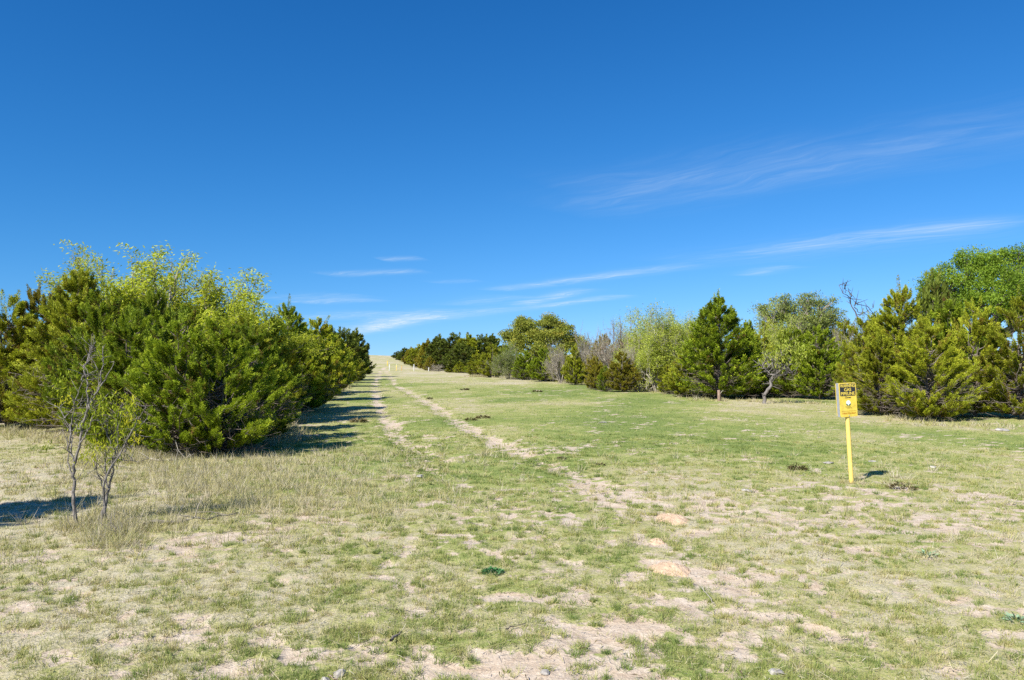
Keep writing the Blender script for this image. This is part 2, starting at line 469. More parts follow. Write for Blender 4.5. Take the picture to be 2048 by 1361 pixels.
def build_grass():
    x, y, D = sample_fan(128000, 2.6, 75.0)
    bare, dry = zones(x, y)
    keep = rng.uniform(0, 1, len(x)) < np.clip(1.0 - 1.25 * bare, 0.02, 1) * (.22 + .78 * sstep(7, 18, D))
    x, y, D, dry, bare = x[keep], y[keep], D[keep], dry[keep], bare[keep]
    n = len(x)
    tint = np.clip(dry * 0.80 - 0.06 + rng.normal(0, 0.15, n) - 0.22 * (vnoise(x / 0.25, y / 0.25, 3) - 0.5), 0, 1)
    hs = 1.0
    T, t = blades(x, y, 9, 0.014 + 0.004 * D, 0.016, 0.058, 0.0036, 0.75, tint, 0.13)
    # clumps: small rosettes of short blades with bare ground between them
    cx, cy, D = sample_fan(12600, 2.7, 18.0)
    b2, d2 = zones(cx, cy)
    kp = rng.uniform(0, 1, len(cx)) < np.clip(1.08 - 0.85 * b2, .10, 1)
    cx, cy, d2 = cx[kp], cy[kp], d2[kp]
    m = 12
    sp = rng.uniform(.010, .045, len(cx))  * np.maximum(1, np.hypot(cx, cy) / 8)
    ct = np.clip(d2 * .55 + .04 + rng.normal(0, .19, len(cx)), 0, 1)
    tx = np.repeat(cx, m) + rng.normal(0, 1, len(cx) * m) * np.repeat(sp, m); ty = np.repeat(cy, m) + rng.normal(0, 1, len(cx) * m) * np.repeat(sp, m)
    T2, t2 = blades(tx, ty, 7, np.full(len(tx), .012), 0.018, 0.062, 0.0034, 0.62, np.repeat(ct, m), 0.10)
    T = np.concatenate([T, T2]); t = np.concatenate([t, t2])
    me = tris_mesh('turf_blades', T, t, M_GRASS)
    o = obj('short_grass', me); tag(o, 'short green and straw coloured grass covering the open meadow', 'grass', kind='stuff')
    # litter lying flat
    x, y, D = sample_fan(130000, 2.8, 20.0)
    bare, dry = zones(x, y)
    keep = rng.uniform(0, 1, len(x)) < np.clip(0.15 + dry * 0.8 - 0.35 * bare, 0.08, 1)
    x, y, D = x[keep], y[keep], D[keep]; n = len(x)
    a = rng.uniform(0, 2 * np.pi, n) ; e = rng.normal(0.10, 0.16, n)
    d = np.stack([np.cos(a) * np.cos(e), np.sin(a) * np.cos(e), np.sin(e)], -1)
    P = np.stack([x, y, zg(x, y) + rng.uniform(0.004, 0.022, n)], -1)
    ln = rng.uniform(0.015, 0.05, n) * (1 + 1.6 * (rng.uniform(0, 1, n) < .10)) * np.maximum(1, D / 12); w = 0.0032 * np.maximum(1, D / 7) * rng.uniform(.6, 1.4, n)
    side = norm(np.cross(d, np.array([0, 0, 1.0]) + 0.3 * rand_dir(n)))
    Q = np.stack([P - side * w[:, None] / 2, P + side * w[:, None] / 2, P + d * ln[:, None] + side * w[:, None] / 3, P + d * ln[:, None] - side * w[:, None] / 3], 1)
    me = quads_mesh('litter', Q, np.clip(rng.normal(0.74, 0.18, n), .2, 1), M_GRASS)
    o = obj('straw_litter', me); tag(o, 'dead straw lying flat among the short grass', 'dry grass', kind='stuff')
    x, y, D = sample_fan(3400, 3.0, 13.0); n = len(x)  # twig and leaf bits; their dark colour doubles as shade under tufts
    a = rng.uniform(0, 2 * np.pi, n); e = np.abs(rng.normal(0.05, 0.12, n))
    d = np.stack([np.cos(a) * np.cos(e), np.sin(a) * np.cos(e), np.sin(e)], -1)
    P = np.stack([x, y, zg(x, y) + rng.uniform(0.012, 0.03, n)], -1)
    Q = kites(P, d, rng.uniform(.015, .07, n), .005 * np.maximum(1, D / 6) * rng.uniform(.6, 1.5, n), np.array([0, 0, 1.0]))
    me = quads_mesh('twigs', Q, np.clip(rng.normal(.55, .3, n), 0, 1), M_DUNG)
    o = obj('twig_and_shade_specks', me); tag(o, 'dark twig and dead leaf bits in the near grass, doubling as shade specks', 'litter', kind='stuff')
    # tall dry grass
    xs = []; ys = []; hh = []
    def add(cond_n, fx, fy, h):
        xs.append(fx); ys.append(fy); hh.append(np.full(len(fx), h))
    x, y, D = sample_fan(39000, 7.0, 15.0)
    px = 1024 + x / y * F; py = HZ + CAM_H * F / y
    zone = np.exp(-(((px - 480) / 260) ** 2 + ((py - 965) / 60) ** 2)) + 0.8 * np.exp(-(((px - 240) / 60) ** 2 + ((py - 1060) / 30) ** 2))
    zone = zone * (0.35 + 1.0 * vnoise(x / 0.5, y / 0.5, 71)) + 0.03
    k = rng.uniform(0, 1, len(x)) < zone * 0.55
    add(0, x[k], y[k], 0.175)
    a = rng.uniform(0, 6.28, 30); add(0, 4.61 + np.cos(a) * .10, 10.75 + np.sin(a) * .10, .075)
    for (qx, qy) in ((160, 1047), (210, 1040), (235, 1062), (300, 1050)):
        gx, gy = gpt(qx, qy); add(0, gx + rng.normal(0, .16, 45), gy + rng.normal(0, .2, 45), .15)
    # fringe at the foot of the trees
    for (pa, Da, pb, Db, cnt, h) in [(1180, 60, 1400, 34, 110, .26), (1400, 34, 1690, 30, 80, .18), (1690, 29, 1860, 20.5, 110, .16), (1860, 20.5, 2080, 20, 80, .16), (940, 88, 1180, 60, 420, .34),
                                     (230, 12.9, 560, 16.6, 900, .24), (560, 17.5, 690, 52, 420, .26), (-40, 19, 230, 15.5, 160, .22)]:
        u = rng.uniform(0, 1, cnt)
        DD = Da + (Db - Da) * u; pp = pa + (pb - pa) * u
        fx = at(pp, DD) + rng.normal(0, 0.35, cnt); fy = DD + rng.normal(0, 0.35, cnt) * (1 + DD / 40)
        add(0, fx, fy, h)
    x = np.concatenate(xs); y = np.concatenate(ys); h = np.concatenate(hh); n = len(x)
    tint = np.clip(rng.normal(0.72, 0.13, n), 0.15, 1)
    T, t = blades(x, y, 22, np.full(n, 0.06), 0.5, 1.15, 0.0036, 0.80, tint, 0.13)
    # heights per tuft
    hv = np.repeat(h, 22)[:, None]
    base = (T[:, 0] + T[:, 1]) / 2
    T[:, 2] = base + (T[:, 2] - base) * hv
    me = tris_mesh('tall_blades', T, t, M_GRASS)
    o = obj('tall_dry_grass', me); tag(o, 'taller bleached straw grass along the tree edges and around the saplings', 'dry grass', kind='stuff')

# ------------------------------------------------------------------ plants
def juniper_variant(name, H, Rm, nb, plumes, strips, slen, swid, shape='bush', stems=1, seed=1, lean=0.0):
    global rng
    keep = rng; rng = np.random.default_rng(seed)
    # branch tips
    t = rng.beta(1.15, 1.7 if shape == 'bush' else 1.45, nb) * 0.93 + 0.06
    ph = rng.uniform(0, 2 * np.pi, nb)
    if shape == 'bush':
        env = np.minimum(1, 0.48 + 1.6 * t) * np.clip(1 - t, 0, 1) ** 0.60
    elif shape == 'cone':
        env = np.minimum(1, 0.55 + 2.2 * t) * np.clip(1 - t, 0, 1) ** 0.60 * 1.04
    else:
        env = np.minimum(1, 0.45 + 1.6 * t) * np.clip(1 - t ** 2.4, 0, 1) ** 0.6
    lob = 0.58 + 0.80 * fbm(np.cos(ph) * 1.5 + 5, np.sin(ph) * 1.5 + t * 4.5, seed, 3)
    r = Rm * env * lob * rng.uniform(0.80, 1.06, nb)
    tip = np.stack([np.cos(ph) * r, np.sin(ph) * r, t * H], -1)
    tip[:, 0] += lean * t
    el = np.radians(rng.uniform(18, 50, nb)) * (0.55 + 0.7 * t)
    h0 = np.clip(tip[:, 2] - r * np.tan(el), 0.04 * H, 0.93 * H)
    sx = rng.normal(0, 0.05 * Rm, nb) * (stems > 1); sy = rng.normal(0, 0.05 * Rm, nb) * (stems > 1)
    st = np.stack([sx + lean * h0 / H, sy, h0], -1)
    u = np.linspace(0, 1, 5)
    P = st[:, None] + (tip - st)[:, None] * u[None, :, None]
    sag = np.sin(u * np.pi)[None, :] * (-0.05 * r)[:, None]
    P[:, :, 2] += sag
    P[:, 1:-1] += rng.normal(0, 0.03, (nb, 3, 3)) * r[:, None, None]
    Rd = (0.010 + 0.011 * r)[:, None] * (1 - 0.8 * u)[None]
    groups = [(P, Rd * (H / 3.2) ** .5, 4)]
    # stems
    for s in range(stems):
        k = 8; uu = np.linspace(0, 1, k)
        a = rng.uniform(0, 6.28); off = 0 if stems == 1 else rng.uniform(.12, .3) * Rm
        T = np.stack([np.cos(a) * off * uu + lean * uu + 0.03 * rng.normal(size=k), np.sin(a) * off * uu + 0.03 * rng.normal(size=k), uu * H * (0.94 if s == 0 else rng.uniform(.6, .85)) - 0.15], -1)
        T[0, :2] *= 0.3
        groups.append((T, (0.022 + 0.016 * H) * (1 - 0.93 * uu) / math.sqrt(stems), 7))
    # bare dead twigs low inside
    nd = nb // 2
    ph2 = rng.uniform(0, 6.28, nd); r2 = Rm * rng.uniform(.45, .95, nd); z2 = H * rng.uniform(.03, .38, nd)
    e2 = np.stack([np.cos(ph2) * r2, np.sin(ph2) * r2, z2], -1)
    s2 = np.stack([np.cos(ph2) * .03, np.sin(ph2) * .03, z2 * .8 + .05], -1)
    PP = s2[:, None] + (e2 - s2)[:, None] * u[None, :, None] + rng.normal(0, 0.03, (nd, 5, 3)) * u[None, :, None]
    groups.append((PP, (0.014 * (1 - .7 * u))[None].repeat(nd, 0), 3))
    # twiglets on those
    m2 = nd * 4; b = rng.integers(0, nd, m2); q = rng.uniform(.3, 1, m2)
    s3 = s2[b] + (e2 - s2)[b] * q[:, None]
    d3 = norm((e2 - s2)[b]) * .5 + rand_dir(m2) * .8
    e3 = s3 + norm(d3) * rng.uniform(.12, .35, m2)[:, None]
    groups.append((np.stack([s3, (s3 + e3) / 2 + rng.normal(0, .012, (m2, 3)), e3], 1), np.array([.006, .0045, .002])[None].repeat(m2, 0), 3))
    trunk = tube_mesh(name + '_wood', groups, M_BARK)
    # plumes
    npl = nb * plumes
    b = np.repeat(np.arange(nb), plumes)
    uq = 1 - rng.uniform(0, 1, npl) ** 1.3 * 0.60
    uq[::plumes] = 1.0
    org = st[b] + (tip - st)[b] * uq[:, None]
    org[:, 2] += np.sin(uq * np.pi) * (-0.05 * r[b])
    bd = norm((tip - st)[b])
    outw = np.stack([np.cos(ph[b]), np.sin(ph[b]), np.zeros(npl)], -1)
    d = norm(bd * 0.60 + rand_dir(npl) * 0.50 + np.array([0, 0, 0.50]) + outw * 0.30)
    topf = sstep(.78, 1.0, t)[b][:, None]
    d = norm(d * (1 - topf * .6) + np.array([0, 0, 1.0]) * topf)
    Lp = rng.uniform(0.11, 0.31, npl) * (0.65 + 0.5 * np.minimum(r[b] / Rm, 1)) * (H / 3.2) ** .6
    org = org - d * (Lp * .25)[:, None]
    # leader shoots standing out of the crown
    nl = max(8, nb // 8)
    tl = rng.uniform(.5, .97, nl); pl_ = rng.uniform(0, 6.283, nl)
    el_ = np.interp(tl, np.sort(t), env[np.argsort(t)])
    rl = Rm * el_ * rng.uniform(.1, .85, nl)
    lo = np.stack([np.cos(pl_) * rl + lean * tl, np.sin(pl_) * rl, tl * H - .06 * H], -1)
    ld = norm(np.stack([np.cos(pl_) * .25, np.sin(pl_) * .25, np.ones(nl)], -1) + .15 * rng.normal(size=(nl, 3)))
    lo[0] = [lean, 0, .90 * H]; ld[0] = [0.03, 0.02, 1]
    lrep = 2
    org = np.concatenate([org] + [lo] * lrep); d = np.concatenate([d] + [ld] * lrep)
    lw = rng.uniform(.10, .21, nl) * H * .9
    Lp = np.concatenate([Lp] + [lw] * lrep)
    slim = np.concatenate([np.ones(npl), np.full(nl * lrep, .55)])
    npl = len(org)
    # strips
    ns = npl * strips
    k = np.repeat(np.arange(npl), strips)
    tt = rng.uniform(0, 1, ns) ** 0.85
    pr = rand_dir(ns); pr = norm(pr - d[k] * (pr * d[k]).sum(-1, keepdims=True))
    wid = 0.23 * slim[k] * Lp[k] * (1 - tt) ** .7 * (0.25 + 0.75 * np.sqrt(np.minimum(tt * 3, 1)))
    rad = np.sqrt(rng.uniform(0, 1, ns)) * wid
    pos = org[k] + d[k] * (tt * Lp[k])[:, None] + pr * rad[:, None]
    pos[:, 2] += 0.10 * Lp[k] * tt ** 2
    sd = norm(d[k] * 0.85 + pr * rng.uniform(.25, .85, ns)[:, None] + rand_dir(ns) * .28)
    ln = slen * rng.uniform(.6, 1.35, ns); w = swid * rng.uniform(.7, 1.3, ns)
    Q = kites(pos, sd, ln, w)
    pt = np.clip(rng.normal(.50, .15, npl), 0, 1)
    patch = fbm(org[:, 0] * 1.6 + 9, org[:, 2] * 1.6 + org[:, 1] * 1.3, seed + 5, 3) - .5
    rust = (rng.uniform(0, 1, npl) < .05) * -0.45
    tint = np.clip(pt[k] + patch[k] * .5 + rust[k] + rng.normal(0, .10, ns) + .30 * (tt - .5), 0, 1)  # tint also rises from plume base to tip
    Q[:, :, 2] = np.maximum(Q[:, :, 2], 0.01)
    crown = quads_mesh(name + '_leaves', Q, tint, M_JUN)
    rng = keep
    return dict(trunk=trunk, crown=crown, H=float(np.percentile(Q[:, 2, 2], 99.93)), R=Rm)

def branch_tree(seed, H, spread, stems, depth, r0, split=3, up=0.35, wob=0.22, base_spread=0.25, first=0.30, decay=0.72):
    """recursive limbs -> (groups, tips P, tip dirs)"""
    rs = np.random.default_rng(seed)
    segs = {}
    tips = []
    def grow(p, d, ln, r, lvl):
        k = 5
        pts = [p]; dd = d
        for i in range(k - 1):
            dd = dd + rs.normal(0, wob, 3) + np.array([0, 0, up * 0.12])
            dd = dd / np.linalg.norm(dd)
            pts.append(pts[-1] + dd * ln / (k - 1))
        pts = np.array(pts)
        rad = np.linspace(r, r * 0.62, k)
        if lvl == depth: rad = np.linspace(r, r * 0.25, k)
        segs.setdefault(6 if lvl < 2 else 4 if lvl < 3 else 3, []).append((pts, rad))
        if lvl >= depth - 1:
            for i in range(1, k): tips.append((pts[i], dd))
        if lvl < depth:
            nchild = split + (rs.random() < .4) - (rs.random() < .25)
            for c in range(int(nchild)):
                u = rs.uniform(.45, 1.0) if c else 1.0
                i = min(k - 1, int(u * (k - 1)))
                side = rs.normal(size=3); side -= dd * side.dot(dd); side /= np.linalg.norm(side)
                nd = dd * 0.75 + side * rs.uniform(.45, 1.0) * spread + np.array([0, 0, up * .5])
                nd /= np.linalg.norm(nd)
                grow(pts[i], nd, ln * decay * rs.uniform(.75, 1.2), r * 0.60 * rs.uniform(.8, 1.1), lvl + 1)
    for s in range(stems):
        a = rs.uniform(0, 6.283)
        tilt = base_spread * rs.uniform(.4, 1.3)
        d = np.array([math.cos(a) * tilt, math.sin(a) * tilt, 1.0]); d /= np.linalg.norm(d)
        grow(np.array([math.cos(a) * .08 * (stems > 1), math.sin(a) * .08 * (stems > 1), -0.1]), d, H * first * rs.uniform(.85, 1.15), r0 * rs.uniform(.75, 1.1), 0)
    groups = []
    for s, l in segs.items():
        groups.append((np.array([a for a, b in l]), np.array([b for a, b in l]), s))
    P = np.array([a for a, b in tips]); Dr = np.array([b for a, b in tips])
    return groups, P, Dr

def fit_height(groups, P, H, W=None):
    allz = np.concatenate([g[0][..., 2].ravel() for g in groups]); top = np.percentile(allz, 99.7)
    allr = np.concatenate([np.hypot(g[0][..., 0], g[0][..., 1]).ravel() for g in groups]); wide = np.percentile(allr, 96)
    sz = H / top; sx = (W / wide) if W else sz
    S = np.array([sx, sx, sz])
    groups = [(g[0] * S, g[1], g[2]) for g in groups]
    return groups, P * S

def leafy_variant(name, seed, H, W, stems, depth, r0, per_tip, ln, wd, bark, leaf, droop=0.0, blob=0.10, zmin=0.0, **kw):
    global rng
    keep = rng; rng = np.random.default_rng(seed + 500)
    groups, P, Dr = branch_tree(seed, H, kw.get('spread', .8), stems, depth, r0, kw.get('split', 3), kw.get('up', .35), kw.get('wob', .22), kw.get('base_spread', .3), kw.get('first', .3), kw.get('decay', .72))
    groups, P = fit_height(groups, P, H, W)
    wood = tube_mesh(name + '_wood', groups, bark)
    crown = None
    if per_tip > 0:
        ok = P[:, 2] > zmin * H
        P, Dr = P[ok], Dr[ok]
        if per_tip < 1:
            sel = rng.uniform(0, 1, len(P)) < per_tip; P, Dr = P[sel], Dr[sel]; n1 = kw.get('cluster', 8)
        else:
            n1 = int(per_tip)
        n = len(P) * n1
        k = np.repeat(np.arange(len(P)), n1)
        pos = P[k] + rng.normal(0, blob, (n, 3))
        d = norm(rand_dir(n) + Dr[k] * .3 + np.array([0, 0, -droop]))
        Q = kites(pos, d, ln * rng.uniform(.6, 1.3, n), wd * rng.uniform(.7, 1.3, n))
        pt = rng.normal(.5, .2, len(P))
        tint = np.clip(pt[k] + rng.normal(0, .12, n), 0, 1)
        crown = quads_mesh(name + '_leaves', Q, tint, leaf)
    rng = keep
    return dict(trunk=wood, crown=crown, H=H, R=W)

def oak_variant(name, seed, H, W, nclump, per, ln, wd, bark, leaf, lobes):
    """lobes: list of (x,y,z,r) ellipsoid lobes, in crown units; clumps sit on their shells"""
    global rng
    keep = rng; rng = np.random.default_rng(seed)
    C = []
    tot = sum(l[3] ** 2 for l in lobes)
    for (lx, ly, lz, lr) in lobes:
        c = max(3, int(nclump * lr * lr / tot))
        d = rand_dir(c); d[:, 2] = np.where(d[:, 2] < -.45, -d[:, 2], d[:, 2])
        C.append(np.array([lx, ly, lz]) + d * lr * rng.uniform(.5, 1.22, c)[:, None] * np.array([1, 1, .8]))
    C = np.concatenate(C)
    n = len(C) * per; k = np.repeat(np.arange(len(C)), per)
    cr = rng.uniform(.04, .13, len(C)) * W * 2
    dd = rand_dir(n) * (rng.uniform(0, 1, n) ** .45)[:, None] * np.array([1, 1, .62])
    pos = C[k] + dd * cr[k][:, None]
    d = norm(rand_dir(n) + dd * .5)
    Q = kites(pos, d, ln * rng.uniform(.6, 1.3, n), wd * rng.uniform(.7, 1.3, n))
    pt = rng.normal(.5, .17, len(C))
    tint = np.clip(pt[k] + rng.normal(0, .13, n) + .22 * dd[:, 2], 0, 1)  # tint also rises towards the top of each clump
    crown = quads_mesh(name + '_leaves', Q, tint, leaf)
    # wood: trunk, limbs to lobes, branches to clumps
    groups = []
    th = .26 * H
    tr = np.array([[0, 0, -.2], [.02 * H, .01 * H, th * .5], [0, 0, th]])
    groups.append((tr, np.array([.055, .042, .038]) * H, 8))
    for (lx, ly, lz, lr) in lobes:
        e = np.array([lx, ly, lz]); s = tr[-1]
        u = np.linspace(0, 1, 6)[:, None]
        p = s + (e - s) * u + rng.normal(0, .02 * H, (6, 3)) * np.sin(u * np.pi)
        groups.append((p, np.linspace(.026, .012, 6) * H, 6))
    L = np.array([[l[0], l[1], l[2]] for l in lobes])
    near = np.argmin(np.linalg.norm(C[:, None] - L[None], axis=-1), axis=1)
    u = np.linspace(0, 1, 5)[None, :, None]
    S = L[near] * .85 + tr[-1] * .15
    P = S[:, None] + (C - S)[:, None] * u + rng.normal(0, .012 * H, (len(C), 5, 3)) * np.sin(u * np.pi)
    groups.append((P, (np.linspace(.009, .003, 5) * H)[None].repeat(len(C), 0), 4))
    wood = tube_mesh(name + '_wood', groups, bark)
    rng = keep
    return dict(trunk=wood, crown=crown, H=H, R=W)

def place(v, name, label, cat, px, D, ztop, rad, mat=None, group=None, rz=None, bark=None, dx=0.0):
    """ztop: height of the top over the camera's ground level"""
    x = at(px, D) + dx
    z = g1(x, D)
    h = ztop - z
    sz = h / v['H']; sx = rad / v['R']
    t = thing(name, label, cat, (x, D, z), random.uniform(0, 6.28) if rz is None else rz, group, (sx, sx, sz))
    o = obj('trunk', v['trunk'], t)
    if bark is not None:
        o.material_slots[0].link = 'OBJECT'; o.material_slots[0].material = bark
    if v['crown'] is not None:
        o = obj('crown', v['crown'], t)
        if mat is not None:
            o.material_slots[0].link = 'OBJECT'; o.material_slots[0].material = mat
    return t

def ztop(py, D):
    return CAM_H + (HZ - py) / F * D

# variants -----------------------------------------------------------
NEAR = [juniper_variant('near_juniper_a', 3.0, 1.35, 165, 10, 74, .056, .0118, 'bush', 3, 101),
        juniper_variant('near_juniper_b', 3.0, 1.35, 160, 10, 74, .056, .0118, 'bush', 2, 102),
        juniper_variant('near_juniper_c', 3.4, 1.25, 170, 10, 70, .056, .0118, 'cone', 1, 103),
        juniper_variant('near_juniper_d', 3.0, 1.35, 165, 10, 72, .056, .0118, 'bush', 3, 104)]
MID = [juniper_variant('mid_juniper_a', 4.4, 1.6, 260, 9, 38, .085, .024, 'cone', 1, 201),
       juniper_variant('mid_juniper_b', 3.2, 1.6, 190, 9, 40, .085, .024, 'bush', 2, 202),
       juniper_variant('mid_juniper_c', 3.2, 1.6, 190, 9, 40, .085, .024, 'bush', 3, 203)]
FAR = [juniper_variant('far_juniper_a', 4.5, 2.0, 150, 6, 26, .24, .075, 'cone', 1, 301),
       juniper_variant('far_juniper_b', 4.5, 2.2, 160, 6, 26, .24, .075, 'round', 2, 302),
       juniper_variant('far_juniper_c', 4.0, 2.0, 150, 6, 26, .24, .075, 'bush', 2, 303)]
MESQ = [leafy_variant('mesquite_a', 401, 4.5, 1.7, 3, 5, .075, .34, .090, .027, M_GREY, M_MES, .5, .075, .45, cluster=15, up=.5, decay=.70),
        leafy_variant('mesquite_b', 402, 4.5, 1.7, 3, 5, .075, .34, .090, .027, M_GREY, M_MES, .5, .075, .45, cluster=15, up=.5, decay=.70)]
THICK = [leafy_variant('thicket_a', 501, 4.0, 1.8, 7, 5, .06, .36, .085, .032, M_PALEB, M_PALE, .2, .12, .10, cluster=7, decay=.70, base_spread=.85, up=.40, first=.30),
         leafy_variant('thicket_b', 502, 4.0, 1.8, 7, 5, .06, .36, .085, .032, M_PALEB, M_PALE, .2, .12, .10, cluster=7, decay=.70, base_spread=.85, up=.40, first=.30)]
BAREV = [leafy_variant('bare_a', 601, 3.6, 1.6, 7, 5, .055, 0, .1, .03, M_GREY, None, base_spread=.85, up=.35, first=.30, decay=.70),
         leafy_variant('bare_b', 602, 3.6, 1.6, 6, 5, .055, 0, .1, .03, M_GREY, None, base_spread=.85, up=.35, first=.30, decay=.70)]
GOLD = oak_variant('golden_oak', 701, 7.0, 4.2, 260, 150, .19, .10, M_DARKB, M_OAKY,
                   [(-3.0, 0, 4.1, 1.15), (-1.8, .2, 5.4, 1.2), (.9, .2, 5.7, 1.15), (2.2, 0, 4.9, 1.05), (-.6, -.8, 4.2, 1.3), (1.4, -.8, 4.0, 1.2), (3.9, .2, 3.5, 1.05), (-2.6, -.5, 3.0, 1.1), (0, -1, 2.8, 1.2), (2.6, -.8, 2.8, 1.0)])
BRIGHT = oak_variant('bright_oak', 702, 8.0, 4.2, 250, 250, .12, .06, M_DARKB, M_OAKG,
                     [(-2.5, 0, 5.9, 1.15), (-1.0, .2, 6.7, 1.1), (.5, .1, 6.9, 1.0), (1.9, -.3, 6.7, 1.2), (.4, -1.0, 5.4, 1.5), (-1.6, .8, 4.9, 1.3), (3.2, .4, 5.6, 1.3), (-2.6, -.5, 4.4, 1.0), (1.6, -.6, 4.2, 1.3), (-.5, -1.2, 4.6, 1.3), (2.6, -1.0, 4.6, 1.3)])
GREYO = oak_variant('grey_oak', 703, 5.6, 2.4, 190, 90, .11, .045, M_GREY, M_OAKB,
                    [(-1.7, 0, 4.2, .75), (-.9, .3, 4.5, .8), (0, .2, 4.1, .9), (.8, .2, 4.7, .75), (1.6, 0, 4.5, .75), (2.2, .2, 3.9, .7), (0, -.6, 3.5, 1.1), (-1.0, .5, 3.4, 1.0), (1.3, -.4, 3.5, .9)])


# ------------------------------------------------------------------ layout
build_ground()
build_grass()
V = {'n0': NEAR[0], 'n1': NEAR[1], 'n2': NEAR[2], 'n3': NEAR[3], 'm0': MID[0], 'm1': MID[1], 'm2': MID[2], 'f0': FAR[0], 'f1': FAR[1], 'f2': FAR[2],
     'q0': MESQ[0], 'q1': MESQ[1], 't0': THICK[0], 't1': THICK[1], 'b0': BAREV[0], 'b1': BAREV[1]}
MM = {'g': M_JUN, 'o': M_JUNO, 'b': M_JUNB, 'd': M_JUND, None: None}
GL = 'junipers of the hedge left of the track'
GR = 'trees and shrubs along the right edge of the meadow'
GF = 'far trees towards the crest'
